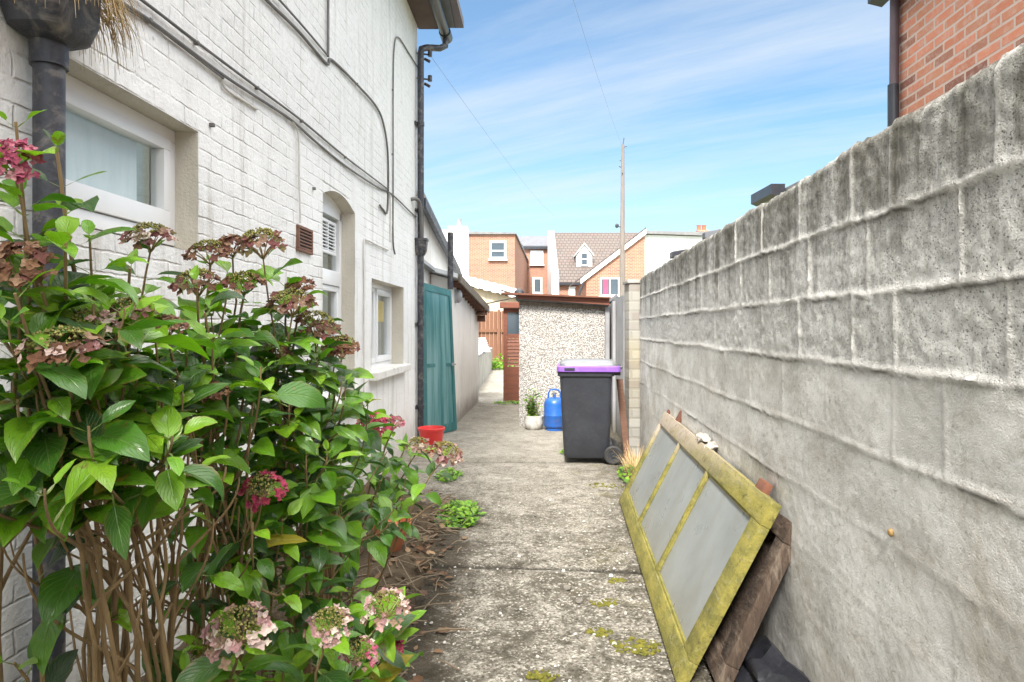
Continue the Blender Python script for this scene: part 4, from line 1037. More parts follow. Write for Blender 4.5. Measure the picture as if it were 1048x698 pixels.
def leafshoot(fo, rnd, pts, fl, nodes, Lf, bare=False):
    n = len(pts)-1; base = pts[0]; k = rnd.randint(*nodes); ang = rnd.uniform(0, PI)
    L0 = (pts[-1]-base).length
    gap = min(.066, L0*.62/k)
    for j in range(k):
        dist = .012+gap*j*rnd.uniform(.9, 1.1)
        # walk back from the tip
        acc = 0; q = pts[-1]; ax = (pts[-1]-pts[-2]).normalized()
        for i in range(n, 0, -1):
            seg = (pts[i]-pts[i-1]).length
            if acc+seg >= dist:
                q = pts[i].lerp(pts[i-1], (dist-acc)/seg); ax = (pts[i]-pts[i-1]).normalized(); break
            acc += seg
        if fl and j == 0: dist += .01
        a0 = ax.orthogonal().normalized(); b0 = ax.cross(a0)
        for s_ in (0, PI):
            if j > 2 and rnd.random() < .22: continue
            t = ang+j*PI/2+s_+rnd.uniform(-.35, .35)
            rad = a0*math.cos(t)+b0*math.sin(t)
            young = .7 if j == 0 else (.42 if j == 1 else (.2 if j == 2 else .05))
            size = (.55 if j == 0 else (.8 if j == 1 else 1.0))*rnd.uniform(.62, 1.25)
            dv = rad*1.0+ax*(.75 if j == 0 else .28)+Vector((0, 0, rnd.uniform(-.15, .25)))
            pet = q+rad*.022*size+ax*.008
            L = Lf*size
            bm_up = Vector((0, -.25, 1))+Vector((rnd.uniform(-.3,.3), rnd.uniform(-.3,.3), 0))
            pe = pet+dv.normalized()*.01
            if pe.x < HX(pe.y)+.05: continue
            if bare and pe.z < 1.18+.1*math.sin(pe.y*9) and pe.y < 1.85 and pe.x < -.60 and rnd.random() < .90: continue
            fo.leaf(pe, dv, bm_up, L, L*rnd.uniform(.48, .62), leafcol(rnd, young), rnd.uniform(.1, 1.5), rnd.uniform(.05, .65), rnd)
            # petiole as a thin leaf-coloured strip
            fo.leaf(q, pe-q, bm_up, max(.012, (pe-q).length*1.15), .006, (.20, .26, .08), 0, .3, rnd, 3)

def make_bush(name, label, tips, flowers, seed, basefn, nodes=(5, 7), Lf=.116, forks=2):
    rnd = random.Random(seed)
    root = thing(name, label, 'shrub', basefn(Vector((-.9, 2.2, 0)), rnd))
    fo = Foliage()
    allt = [(t, None) for t in tips]+[(f[:3], f) for f in flowers]
    for (x, y, Y), fl in allt:
        tip = P(x, y, Y)+Vector((rnd.uniform(-.01,.01), rnd.uniform(-.03,.03), 0))
        base = basefn(tip, rnd); H = (tip-base).length
        lean = (tip-base); lean.z = 0
        c1 = base+Vector((lean.x*.10, lean.y*.10, H*.42))+Vector((rnd.uniform(-.13,.13), rnd.uniform(-.13,.13), 0))
        c2 = tip-Vector((lean.x*.35, lean.y*.35, H*.18))
        n = 16; pts = bez(base, c1, c2, tip, n)
        for i in range(2, n-1): pts[i] += Vector((rnd.uniform(-.006,.006), rnd.uniform(-.006,.006), 0))
        r0 = rnd.uniform(.0050, .0085)
        sb = B().tube(pts, [r0*(1-.62*i/n) for i in range(n+1)], 7)
        shoots = [(pts, fl)]
        for q_ in range(forks if Y < 2.15 else 1 if forks else 0):
            f0 = rnd.randint(7, 11); pf = pts[f0]; L_ = (tip-pf).length*rnd.uniform(.55, 1.0)
            off = Vector((rnd.uniform(-.17, .18), rnd.uniform(-.17, .17), rnd.uniform(-.05, .02))); tf = pf+(tip-pf).normalized()*L_*.8+off+Vector((0, 0, -.02))
            if tf.x < HX(tf.y)+.10: tf.x = HX(tf.y)+.10
            fp = bez(pf, pf+off*.45+Vector((0, 0, L_*.2)), tf-Vector((0, 0, L_*.3)), tf, 16)
            sb.tube(fp, [r0*.6*(1-.5*i/16) for i in range(17)], 6); shoots.append((fp, None))
        for q_ in range(rnd.randint(0, 2) if forks else 0):                 # bare side twigs
            f0 = rnd.randint(3, 9); pf = pts[f0]; dv = Vector((rnd.uniform(-.22, .22), rnd.uniform(-.25, .2), rnd.uniform(.05, .32)))
            te = pf+dv
            if te.x > HX(te.y)+.04: sb.tube([pf, pf+dv*.5+Vector((rnd.uniform(-.02,.02), 0, rnd.uniform(-.03,.02))), te], [.0042, .0032, .0022], 5)
        sb.obj('stem', 'stem', root, True)
        for pts, fl_ in shoots: leafshoot(fo, rnd, pts, fl_, nodes, Lf, forks > 0)
        if fl:
            _, _, _, r, pal, cen, upv = fl
            flower_head(tip+Vector(upv).normalized()*r*.45, r, pal, cen, root, rnd, upv)
    fo.obj('foliage', 'leaf', root)
    return root

def base_main(tip, rnd):
    Y = max(1.5, min(3.3, tip.y+rnd.uniform(.15, .6)))
    X = max(HX(Y)+.14, min(-.72, tip.x-rnd.uniform(-.02, .30)))
    return Vector((X, Y, .03))
TIPS = [(12,125,1.15),(52,150,1.30),(28,205,1.2),(92,243,1.35),(140,275,1.5),(195,290,1.55),(110,312,1.35),(58,300,1.2),(240,302,1.8),(292,290,1.95),(160,335,1.4),
 (222,345,1.6),(275,352,1.9),(40,352,1.15),(100,405,1.25),(160,400,1.4),(210,412,1.6),(262,402,1.8),(300,405,2.1),(328,425,2.3),(28,440,1.15),(92,448,1.3),(150,458,1.4),
 (215,460,1.6),(272,455,1.9),(312,470,2.1),(350,482,2.4),(388,492,2.7),(240,512,1.7),(290,530,1.9),(250,570,1.8),(300,585,2.0),
 (200,505,1.5),(180,380,1.5),(130,360,1.3),(250,430,1.75),(340,455,2.35),(70,420,1.15),(120,480,1.35),(190,440,1.5),(310,440,2.2),(70,250,1.2),(205,320,1.65),(255,330,1.9),(280,490,1.9),(350,515,2.3),(225,545,1.7),(10,300,1.05)]
UPC = (0, -.35, 1)
FLOW = [(16,178,1.15,.048,ROSE,None,(.2,-.8,.5)),(10,288,1.1,.062,BROWN,None,(.1,-.6,.7)),(72,378,1.12,.066,PINKS+BROWN+BROWN,GREENC,(0,-.25,1)),(98,345,1.25,.05,PINKS,GREENC,(0,-.3,1)),
 (160,256,1.72,.062,DUSKY+PINKS,GREENC,UPC),(218,270,1.85,.060,BROWN,GREENC,UPC),(268,262,1.88,.072,DUSKY,GREENC,UPC),(298,322,1.92,.07,DUSKY,GREENC,UPC),(324,342,2.05,.066,DUSKY,GREENC,(.3,-.3,1)),
 (346,366,2.2,.068,BROWN+DUSKY,GREENC,UPC),(200,300,1.7,.06,DUSKY,GREENC,UPC),(240,262,1.9,.055,BROWN,None,UPC),
 (382,440,2.75,.066,MAGENTA,None,(.1,-.7,.7)),(402,440,2.85,.052,ROSE+DUSKY,None,UPC),(454,470,2.95,.075,PINKS+DUSKY,GREENC,(.3,-.4,1)),(425,462,3.1,.06,PINKS,GREENC,UPC),
 (268,508,1.75,.055,MAGENTA,GREENC,(.1,-.6,.7)),(118,540,1.55,.045,BROWN,None,(0,-.7,.2)),(345,360,2.35,.05,BROWN,None,UPC),(130,330,1.4,.05,DUSKY,GREENC,UPC),(255,300,1.85,.055,BROWN,GREENC,UPC),(280,370,1.95,.05,DUSKY,GREENC,UPC),(180,345,1.5,.045,BROWN,None,UPC),(310,300,2.0,.045,BROWN,None,UPC),(215,410,1.6,.04,BROWN,None,UPC),(300,430,2.05,.045,DUSKY,None,UPC)]
bush = make_bush('hydrangea_bush', 'large hydrangea bush with faded brown flower heads spreading from the white house wall', TIPS, FLOW, 11, base_main)
def base_low(tip, rnd):
    Y = max(1.7, min(3.0, tip.y+rnd.uniform(.05, .35)))
    return Vector((min(-.55, tip.x-rnd.uniform(.0, .18)), Y, .03))
TIPS2 = [(20,672,1.35),(190,690,1.6),(300,640,2.0),(348,632,2.15),(398,655,2.25),(215,655,1.7),(288,688,1.85),(350,690,1.95),(380,690,2.1),(325,668,2.0),(240,690,1.7)]
FLOW2 = [(250,655,1.58,.076,PINKS,GREENC,(.1,-.5,1)),(338,648,1.78,.060,PINKS,GREENC,(.1,-.5,1)),(398,628,2.0,.068,PINKS,GREENC,(.1,-.5,1)),(368,676,1.85,.052,PINKS+ROSE,GREENC,(0,-.5,1)),(402,668,2.25,.045,MAGENTA,None,UPC),(215,675,1.7,.06,PINKS,GREENC,(-.2,-.5,1))]
bush2 = make_bush('hydrangea_bush', 'low hydrangea clump with pale pink flower heads at the bottom left path edge', TIPS2, FLOW2, 23, base_low, (3, 5), .15, 0)

# plant pot, potted plant
pot = thing('plant_pot', 'round white pot on the ground in front of the pebbledash shed', 'plant pot', (.312, 9.38, .006))
B().lathe([(0, 0), (.09, 0), (.125, .04), (.140, .10), (.135, .17), (.142, .185), (.142, .20), (.130, .20), (.125, .165), (0, .165)], seg=32).obj('body', 'wpot', pot, True, local=True)
fo = Foliage(); rnd = random.Random(5)
pp = thing('potted_plant', 'leafy green plant growing in the white pot by the shed', 'plant', (.312, 9.38, .17))
sb = B()
for i in range(26):
    a = rnd.uniform(0, 2*PI); hh = rnd.uniform(.10, .42); tip = Vector((.312+math.cos(a)*rnd.uniform(.02, .15), 9.38+math.sin(a)*.12, .17+hh)); b_ = Vector((.312+rnd.uniform(-.05,.05), 9.38+rnd.uniform(-.05,.05), .17))
    sb.tube([b_, b_.lerp(tip, .5)+Vector((0, 0, .03)), tip], [.004, .003, .002], 5)
    for k in range(9):
        p = b_.lerp(tip, .25+.75*k/8); t = rnd.uniform(0, 2*PI)
        fo.leaf(p, (math.cos(t), math.sin(t), rnd.uniform(-.1, .7)), (0, -.3, 1), rnd.uniform(.05, .085), rnd.uniform(.022, .04), leafcol(rnd, .5), .6, .2, rnd, 4)
sb.obj('stem', 'stem', pp, True); fo.obj('foliage', 'weed', pp)

# ground weeds
def weed(cx, cy, rad, n, name, label, seed, L=(.03, .06), h=.06, mat='weed', young=.5):
    rnd = random.Random(seed); fo = Foliage()
    for i in range(n):
        a = rnd.uniform(0, 2*PI); q = math.sqrt(rnd.random()); p = Vector((cx+math.cos(a)*rad[0]*q, cy+math.sin(a)*rad[1]*q, rnd.uniform(.01, h*(1.1-q))))
        t = rnd.uniform(0, 2*PI); l = rnd.uniform(*L)
        fo.leaf(p, (math.cos(t), math.sin(t), rnd.uniform(0, 1.0)), (0, -.2, 1), l, l*rnd.uniform(.45, .8), leafcol(rnd, young), .6, .2, rnd, 3)
    o = fo.obj(name, mat); tag(o, label, 'weeds'); return o
weed(-.42, 5.05, (.18, .36), 520, 'weed_clump', 'bright green weed clump spreading onto the path beside the soil bed', 3, h=.09)
weed(-.62, 6.35, (.12, .25), 160, 'weed_clump', 'small green weeds at the house wall near the bucket', 8, h=.10)
o = strands((1.22, 6.45, .0), 300, .16, .30, 'straw', 'dry_weeds', (.55, 2.0), 2.2, .5, .0028, seed=9); tag(o, 'dry straw weeds at the wall foot between wheelie bin and glazed frame', 'weeds')
weed(1.17, 6.3, (.12, .5), 200, 'weed_clump', 'low green weeds growing among dry grass right of the wheelie bin', 12, h=.12)
weed(.62, 7.55, (.05, .05), 30, 'weed_clump', 'tiny weed tuft behind the wheelie bin', 15)
weed(-.05, 12.6, (.3, .25), 160, 'weed_clump', 'weeds at the foot of the open louvred door', 17)
weed(-.35, 23.4, (.5, .8), 300, 'weed_clump', 'sunny weeds in front of the far brown fence', 18, (.1, .2), .6)

# soil litter: dead leaves and twigs
rnd = random.Random(31); fo = Foliage()
for i in range(420):
    yy = rnd.uniform(2.5, 5.6); xx_ = rnd.triangular(-1.3, -.25, -.55)
    if xx_ > -.42 and rnd.random() < .6: continue
    t = rnd.uniform(0, 2*PI); l = rnd.uniform(.03, .08); k = rnd.uniform(.5, 1.3)
    c = rnd.choice([(.16, .09, .05), (.22, .14, .08), (.10, .06, .04), (.28, .19, .11)])
    fo.leaf((xx_, yy, rnd.uniform(.02, .07) if xx_ < -.46 else .012), (math.cos(t), math.sin(t), rnd.uniform(-.1, .35)), (0, 0, 1), l, l*.55, tuple(v*k for v in c), rnd.uniform(-.8, 1.2), rnd.uniform(-.3, .6), rnd, 4)
o = fo.obj('leaf_litter', 'petal'); tag(o, 'dead brown leaves lying on the soil bed', 'leaf litter', kind='stuff')
fo = Foliage()
for i in range(1300):
    yy = rnd.triangular(2.2, 7.2, 4.0); xx_ = WX(yy)-.02-abs(rnd.gauss(0, .13)); t = rnd.uniform(0, 2*PI); l = rnd.uniform(.015, .05); k = rnd.uniform(.4, 1.2)
    c = rnd.choice([(.14, .09, .05), (.20, .14, .08), (.07, .05, .035), (.26, .20, .13)])
    fo.leaf((xx_, yy, .008+max(0, rnd.gauss(0, .012))), (math.cos(t), math.sin(t), rnd.uniform(-.05, .35)), (0, 0, 1), l, l*.5, tuple(v*k for v in c), rnd.uniform(-.8, 1.2), rnd.uniform(-.3, .6), rnd, 3)
o = fo.obj('leaf_litter', 'petal'); tag(o, 'dry brown leaf crumbs gathered along the foot of the block wall', 'leaf litter', kind='stuff')
g = B()
for i in range(150):
    yy = rnd.uniform(2.6, 5.4); xx_ = rnd.triangular(-1.1, -.2, -.55); t = rnd.uniform(0, 2*PI); l = rnd.uniform(.06, .30)*(1 if xx_ < -.4 else .5); z_ = .03+rnd.uniform(0, .06) if xx_ < -.45 else .016
    p = Vector((xx_, yy, z_)); dv = Vector((math.cos(t), math.sin(t), rnd.uniform(-.05, .2)))
    g.tube([p, p+dv*l*.5+Vector((rnd.uniform(-.01,.01), 0, .01)), p+dv*l], [.004, .0035, .002], 5)
o = g.obj('twig_litter', 'twig', None, True); tag(o, 'dry broken twigs scattered at the path edge', 'twigs', kind='stuff')
# paint flakes, stone chips, moss on the path
def scatter(name, mat, n, seed, fx, size, thick, label, cat, sub=1):
    rnd = random.Random(seed); V = []; Fc = []
    for i in range(n):
        x_, y_ = fx(rnd); s_ = rnd.uniform(*size)*rnd.choice((.6, 1, 1, 1.5)); k = rnd.randint(4, 6); b0 = len(V); ph = rnd.uniform(0, 6); tl = (rnd.uniform(-.25,.25), rnd.uniform(-.25,.25)); h = thick*s_
        pts = [(math.cos(ph+2*PI*j/k)*s_*rnd.uniform(.5, 1), math.sin(ph+2*PI*j/k)*s_*rnd.uniform(.5, 1)) for j in range(k)]
        z0 = .004+.010*noise.noise(Vector((x_*1.3, y_*1.3, 0)))
        for p in pts: V.append((x_+p[0], y_+p[1], z0))
        for p in pts: V.append((x_+p[0]*.75, y_+p[1]*.75, z0+h+s_*.3+p[0]*tl[0]+p[1]*tl[1]))
        Fc.append(tuple(b0+k+j for j in range(k)))
        for j in range(k): Fc.append((b0+j, b0+(j+1)%k, b0+k+(j+1)%k, b0+k+j))
    o = mesh(name, V, Fc, mat, None, False); tag(o, label, cat, kind='stuff'); return o
def fx_right(r):
    y_ = r.triangular(2.2, 6.5, 3.0); return r.triangular(-.4, .95+.02*y_, .75), y_
def fx_all(r):
    y_ = r.triangular(2.0, 8.5, 2.6); return r.uniform(-.5, 1.0), y_
def fx_left(r):
    y_ = r.triangular(2.1, 4.5, 2.6); return r.triangular(-.6, .2, -.4), y_
scatter('paint_flakes', 'flake', 150, 2, fx_right, (.004, .013), .15, 'white paint flakes scattered on the path below the glazed frame', 'paint flakes')
scatter('petal_litter', 'flake', 60, 4, fx_left, (.004, .012), .15, 'pale fallen petals scattered on the path below the flowers', 'petals')
scatter('stone_chips', 'pebble', 420, 3, fx_all, (.002, .006), .7, 'dark stone chips and dirt crumbs over the concrete path', 'stone chips')
rnd = random.Random(77); g = B()
for cx_, cy_, r_, n in ((.56, 2.98, .07, 30), (.42, 3.12, .04, 12), (.50, 3.45, .05, 10), (.12, 2.72, .05, 10), (.60, 3.75, .03, 8), (.85, 6.0, .1, 16), (.3, 2.62, .03, 7)):
    for i in range(n*4):
        a = rnd.uniform(0, 2*PI); q = rnd.random()**.7*r_*1.15
        g.blob((cx_+math.cos(a)*q*1.5, cy_+math.sin(a)*q, .003), rnd.uniform(.004, .012), 1, .5, (1.2, 1.2, .8), i)
o = g.obj('moss', 'moss', None, True); tag(o, 'yellow green moss cushions on the concrete path', 'moss', kind='stuff')
g = B()
for i, (x, y, s_) in enumerate(((526, 557, .018), (580, 603, .026), (593, 617, .022), (500, 566, .014), (512, 575, .012), (548, 529, .014), (610, 560, .012))):
    Y_ = EYE*F/(y-HOR); g.blob(P(x, y, Y_)+Vector((0, 0, .008)), s_, 2, .4, (1, 1, .7), i)
o = g.obj('stones', 'pebble', None, True); tag(o, 'few dark stones lying on the middle of the concrete path', 'stones', kind='stuff')
# terracotta pot under the bush
tp = B().lathe([(0, 0), (.075, 0), (.108, .16), (.125, .16), (.128, .205), (.115, .205), (.105, .15), (0, .14)], seg=32).obj('terracotta_pot', 'potclay', None, True)
tp.location = (-.78, 4.15, .05); tp.rotation_euler = (R(10), R(6), 0); tag(tp, 'orange terracotta pot half hidden under the hydrangea at the path edge', 'plant pot')

# ------------------------------------------------------------------ leaning glazed frames
O = Vector((.680, 2.63, .012)); LEN = 2.84
U = Vector((.082, 1, 0)).normalized(); Vv = Vector((.375, .0, .74)); HV = Vv.length; Vv.normalize(); Vv = (Vv-U*Vv.dot(U)).normalized(); Nn = U.cross(Vv).normalized()
if Nn.x > 0: Nn = -Nn
def fbox(g, u0, u1, v0, v1, n0, n1, bev=.004, Of=O, Vf=None, Nf=None):
    Vf = Vf or Vv; Nf = Nf or Nn
    return g.box((u0, v0, n0), (u1, v1, n1), bev, f=lambda p: Of+U*p.x+Vf*p.y+Nf*p.z)
gf = thing('glazed_frame', 'long mossy timber frame with three obscured glass panes leaning on the block wall', 'window frame', O)
tk = .045; st_ = .098
fbox(B(), 0, LEN, 0, .105, -tk/2, tk/2).obj('bottom_rail', 'mossy', gf, True)
fbox(B(), 0, LEN, HV-.105, HV, -tk/2, tk/2).obj('top_rail', 'mossy', gf, True)
for u0 in (0, LEN-st_*.8): fbox(B(), u0, u0+(st_*1.25 if u0 == 0 else st_*.8), .106, HV-.106, -tk/2+.001, tk/2-.001).obj('stile', 'mossy', gf, True)
# the near stile runs over the rail ends, as the photo shows
pw = (LEN-st_*2.05-2*.042)/3; uu = st_*1.25
for k in range(3):
    fbox(B(), uu-.012, uu+pw+.012, .095, HV-.095, -.004, .002, 0).obj('pane', 'frosted', gf)
    g = B()
    for a in ((uu, uu+pw, .106, .118), (uu, uu+pw, HV-.118, HV-.106), (uu, uu+.012, .119, HV-.119), (uu+pw-.012, uu+pw, .119, HV-.119)): fbox(g, *a, .0025, .014, .002)
    g.obj('glazing_bead', 'mossy', gf)
    uu += pw
    if k < 2: fbox(B(), uu, uu+.042, .106, HV-.106, -tk/2+.003, tk/2-.003).obj('glazing_bar', 'mossy', gf, True); uu += .042
for u0, w_, h_ in ((.17, .10, .045), (2.30, .07, .10)): fbox(B(), u0, u0+w_, HV-.01, HV+h_, -.022, .012).obj('hinge_block', 'rust', gf, True)
fbox(B(), LEN-.06, LEN-.02, HV-.004, HV+.03, -.018, .01).obj('corner_bracket', 'rust', gf, True)
# second, rotten frame behind it
O2 = O+Vector((.16, -.02, .005)); V2 = Vector((.30, 0, .66)).normalized(); V2 = (V2-U*V2.dot(U)).normalized(); N2 = U.cross(V2).normalized()
if N2.x > 0: N2 = -N2
rf = thing('rotten_frame', 'rotten brown timber frame tucked behind the mossy glazed frame', 'window frame', O2)
H2 = .72
fb2 = lambda g, *a, **k: fbox(g, *a, Of=O2, Vf=V2, Nf=N2, **k)
fb2(B(), .0, 2.6, 0, .09, -.03, .03).obj('bottom_rail', 'rotten', rf, True)
fb2(B(), .0, 2.6, H2-.09, H2, -.03, .03).obj('top_rail', 'rotten', rf, True)
for u0 in (0, 1.25, 2.51): fb2(B(), u0, u0+.09, .092, H2-.092, -.028, .028).obj('stile', 'rotten', rf, True)
fb2(B(), .08, 2.52, .08, H2-.08, -.012, -.004, 0).obj('backing_board', 'rotten', rf)
# black polythene tucked under
g = B().blob((1.03, 2.55, .07), .17, 3, .5, (.7, 1.5, .55), 4, 2.2); o = g.obj('plastic_sheet', 'bag', None, True); tag(o, 'crumpled black polythene tucked under the frames at the wall foot', 'plastic sheet')
# rubble on the top rail
for k, (du, dn, r_, lb) in enumerate(((1.24, -.01, .04, 'pale mortar lump on the top rail of the glazed frame, nearer the camera'), (1.40, .0, .05, 'larger pale mortar lump on the middle of the glazed frame top rail'), (1.58, -.012, .035, 'smallest pale mortar lump on the glazed frame, farthest along the rail'))):
    q = O+U*du+Vv*(HV+r_*.45)+Nn*dn
    o = B().blob(q, r_, 2, .9, (.8, 1.5, .55), k+5, 2.2).obj('mortar_lump', 'rubble', None, False); tag(o, lb, 'rubble', 'mortar lumps on the frame')
# yellow snail-like fitting on the block wall
q = Vector((WX(1.55)-.005, 1.76, 1.07)); q = Vector((WX(1.81)-.004, 1.81, EYE+(HOR-545)/F*1.81))
o = B().blob(q, .010, 2, .15, (.8, 1, 1.2), 2).obj('wall_screw', simple('tarnished_brass', (.35, .22, .07), (.2, .13, .05), 20, .5, .2)); tag(o, 'tarnished brass fitting stuck in the lower block wall', 'screw')

# ------------------------------------------------------------------ brick house behind the wall on the right
bh = thing('brick_house', 'red brick house corner rising behind the block wall at top right', 'house', (2.3, 2, 0))
BX = lambda Y: 2.66+.05*(Y-4.5)
B().hexa([(BX(-6), -6, -.05), (BX(4.5), 4.5, -.05), (7.5, 4.5, -.05), (7.5, -6, -.05)], [(BX(-6), -6, 3.79), (BX(4.5), 4.5, 3.79), (7.5, 4.5, 3.79), (7.5, -6, 3.79)]).obj('wall', 'brick_red_y', bh)
B().prism([(BX(-6)-.16, -6.1, 3.79), (BX(-6)-.16, -6.1, 3.87), (4.9, -6.1, 5.3), (7.8, -6.1, 3.87), (7.8, -6.1, 3.79)], (.05*10.7, 10.7, 0)).obj('roof', 'slate', bh)
B().hexa([(BX(-6)-.15, -6.1, 3.745), (BX(4.6)-.15, 4.63, 3.745), (BX(4.6)-.05, 4.63, 3.72), (BX(-6)-.05, -6.1, 3.72)], [(BX(-6)-.15, -6.1, 3.83), (BX(4.6)-.15, 4.63, 3.83), (BX(4.6)-.05, 4.63, 3.785), (BX(-6)-.05, -6.1, 3.785)]).obj('gutter', 'black_plastic', bh)
q = BX(4.5)-.045
pp_ = B().tube([(q, 4.49, 0), (q, 4.49, 2.0), (q, 4.49, 3.12)], .036, 12).obj('downpipe', 'black_plastic', bh, True)
B().tube([(q+.005, 4.49, 3.12), (q+.01, 4.49, 3.745)], .03, 12).obj('upper_pipe', simple('plum_grey_pipe', (.12, .085, .10), None, 5, .5, .1), bh, True)
# outbuilding whose roof corner shows over the wall
ob = thing('outbuilding', 'outbuilding with a dark gutter corner just showing above the block wall', 'building', (2.6, 5.3, 0))
B().box((2.35, 5.0, -.05), (5.2, 5.55, 2.53), .01).obj('wall', 'brick_red_y', ob)
B().hexa([(2.2, 4.95, 2.535), (5.4, 4.95, 2.535), (5.4, 5.6, 2.535), (2.2, 5.6, 2.535)], [(2.2, 4.95, 2.58), (5.4, 4.95, 2.7), (5.4, 5.6, 2.7), (2.2, 5.6, 2.58)]).obj('roof', 'greyfelt', ob)
B().prism([(2.08, 5.25, 2.53), (2.08, 5.25, 2.61), (2.10, 5.25, 2.61), (2.19, 5.25, 2.61), (2.19, 5.25, 2.52), (2.13, 5.25, 2.51)], (0, .45, 0)).obj('gutter', 'black_plastic', ob)

# ------------------------------------------------------------------ the yards beyond the passage
fn = thing('timber_fence', 'red brown boarded timber fence at the far end of the passage', 'fence', (-1, 25, 0))
g = B()
for i in range(44):
    x_ = -4.6+i*.15; g.box((x_, 25, .02), (x_+.142, 25.02, 2.1+.012*math.sin(i*2.3)), .003)
g.obj('boards', 'fence', fn)
g = B()
for x_ in (-4.4, -2.6, -1.35, -.55, .6, 1.8): B_ = g.box((x_, 24.88, -.02), (x_+.1, 24.97, 2.16), .004)
g.obj('posts', 'fence', fn)
g = B(); g.box((-4.6, 24.93, 1.30), (1.9, 24.998, 1.42), .004); g.obj('rail', 'fence', fn)
gg = thing('garage', 'low cream building with a pale sloping sheet roof behind the timber fence', 'building', (-1, 26.2, 0))
zr = lambda X, Y: 2.575-.26*(X-.427)+.104*(Y-26)
B().hexa([(-6, 26.2, -.05), (.40, 26.2, -.05), (.40, 33, -.05), (-6, 33, -.05)], [(-6, 26.2, zr(-6, 26.2)-.02), (.40, 26.2, zr(.4, 26.2)-.02), (.40, 33, zr(.4, 33)-.02), (-6, 33, zr(-6, 33)-.02)]).obj('wall', 'cream', gg)
g = B(); n = 40
for i in range(n):
    x0 = -6.2+i*(6.75/n); x1 = x0+6.75/n; dz_ = .03 if i % 2 else 0
    g.hexa([(x0, 25.9, zr(x0, 25.9)+dz_), (x1, 25.9, zr(x1, 25.9)+dz_), (x1, 33.3, zr(x1, 33.3)+dz_), (x0, 33.3, zr(x0, 33.3)+dz_)], [(x0, 25.9, zr(x0, 25.9)+dz_+.05), (x1, 25.9, zr(x1, 25.9)+dz_+.05), (x1, 33.3, zr(x1, 33.3)+dz_+.05), (x0, 33.3, zr(x0, 33.3)+dz_+.05)])
g.obj('roof', 'sheet', gg)
lw = thing('low_wall', 'low grey block garden wall running away past the outhouse', 'wall', (-.8, 18, 0))
LX = lambda Y: -.80+.0125*(Y-15.7)
g = B()
g.hexa([(LX(14), 14, -.05), (LX(23.5), 23.5, -.05), (LX(23.5)-.2, 23.5, -.05), (LX(14)-.2, 14, -.05)], [(LX(14), 14, .78), (LX(23.5), 23.5, .70), (LX(23.5)-.2, 23.5, .70), (LX(14)-.2, 14, .78)])
g.obj('wall', simple('low_wall_block', (.40, .39, .35), (.29, .28, .25), 3, .9, .6, 30, .01, dirt=(.14, .13, .1)), lw)
cp = B()
for i in range(11): y_ = 14+i*.86; cp.box((LX(y_)-.215, y_, .785-.0084*(y_-14)), (LX(y_)+.015, y_+.84, .83-.0084*(y_-14)), .006)
cp.obj('coping', 'panel', lw)
sp = thing('slatted_panel', 'pale slatted panel propped on the low block wall', 'panel', (-.85, 17, .8))
g = B()
for i in range(7): z_ = .84+i*.055; g.box((-1.15, 16.9+.01*i, z_), (-.56-.02*i, 16.94+.01*i, z_+.035), .003)
g.obj('slats', 'sheet', sp)
g = B()
for x_ in (-1.05, -.75): g.box((x_, 16.97, .80), (x_+.04, 17.01, 1.22), .003)
g.obj('battens', 'old_wood', sp)

# ------------------------------------------------------------------ far houses
def fwin(par, x0, x1, z0, z1, Y, pane='farglass', fr=.09, bars=(), sill=True, hbars=()):
    g = B(); d0, d1 = Y-.05, Y+.03
    g.box((x0, d0, z0), (x1, d1, z0+fr)); g.box((x0, d0, z1-fr), (x1, d1, z1)); g.box((x0, d0, z0+fr), (x0+fr, d1, z1-fr)); g.box((x1-fr, d0, z0+fr), (x1, d1, z1-fr))
    for b_ in bars: g.box((x0+(x1-x0)*b_-fr*.4, d0+.003, z0+fr), (x0+(x1-x0)*b_+fr*.4, d1, z1-fr))
    for b_ in hbars: g.box((x0+fr, d0+.005, z0+(z1-z0)*b_-fr*.4), (x1-fr, d1, z0+(z1-z0)*b_+fr*.4))
    wn = g.obj('window', 'upvc', par)
    B().box((x0+fr*.8, Y-.02, z0+fr*.8), (x1-fr*.8, Y-.012, z1-fr*.8)).obj('pane', pane, wn)
    if sill: B().box((x0-.08, Y-.14, z0-.10), (x1+.08, Y+.02, z0-.003)).obj('sill', 'upvc', wn)
    return wn
# terrace house with a flat parapet
h1 = thing('terrace_house', 'orange brick house with flat roof line and white chimney end, far left', 'house', (-1.5, 40, 0))
B().box((-2.63, 40, -.05), (.18, 40.4, 7.18)).obj('front_wall', 'brick_orange', h1)
B().hexa([(.185, 40.0, -.05), (.185, 40.02, -.05), (1.36, 57, -.05), (1.0, 57, -.05)], [(.185, 40.0, 7.18), (.185, 40.02, 7.18), (1.36, 57, 7.18), (1.0, 57, 7.18)]).obj('side_wall', 'brick_orange_y', h1)
B().box((-5.2, 39.9, -.05), (-2.635, 44, 7.45)).obj('rendered_end', 'farwhite', h1)
B().hexa([(-2.634, 39.85, 7.185), (.25, 39.85, 7.185), (1.5, 57, 7.185), (-2.634, 57, 7.185)], [(-2.634, 39.85, 7.36), (.25, 39.85, 7.28), (1.5, 57, 7.28), (-2.634, 57, 7.36)]).obj('roof', 'greyfelt', h1)
ch = B().box((-3.95, 40.4, 7.455), (-2.75, 41.4, 7.75), .02).obj('chimney', 'farwhite', h1)
B().lathe([(0, 7.752), (.16, 7.752), (.13, 8.2), (.16, 8.25), (0, 8.25)], (-3.3, 40.9, 0), 14).obj('chimney_pot', 'lead', ch, True)
fwin(h1, (501-CX)/F*40, (518-CX)/F*40, 5.68, 6.78, 39.97, hbars=(.45,), fr=.12)
fwin(h1, (501.5-CX)/F*40, (517.5-CX)/F*40, 3.0, 4.05, 39.97, bars=(.48,), fr=.12)
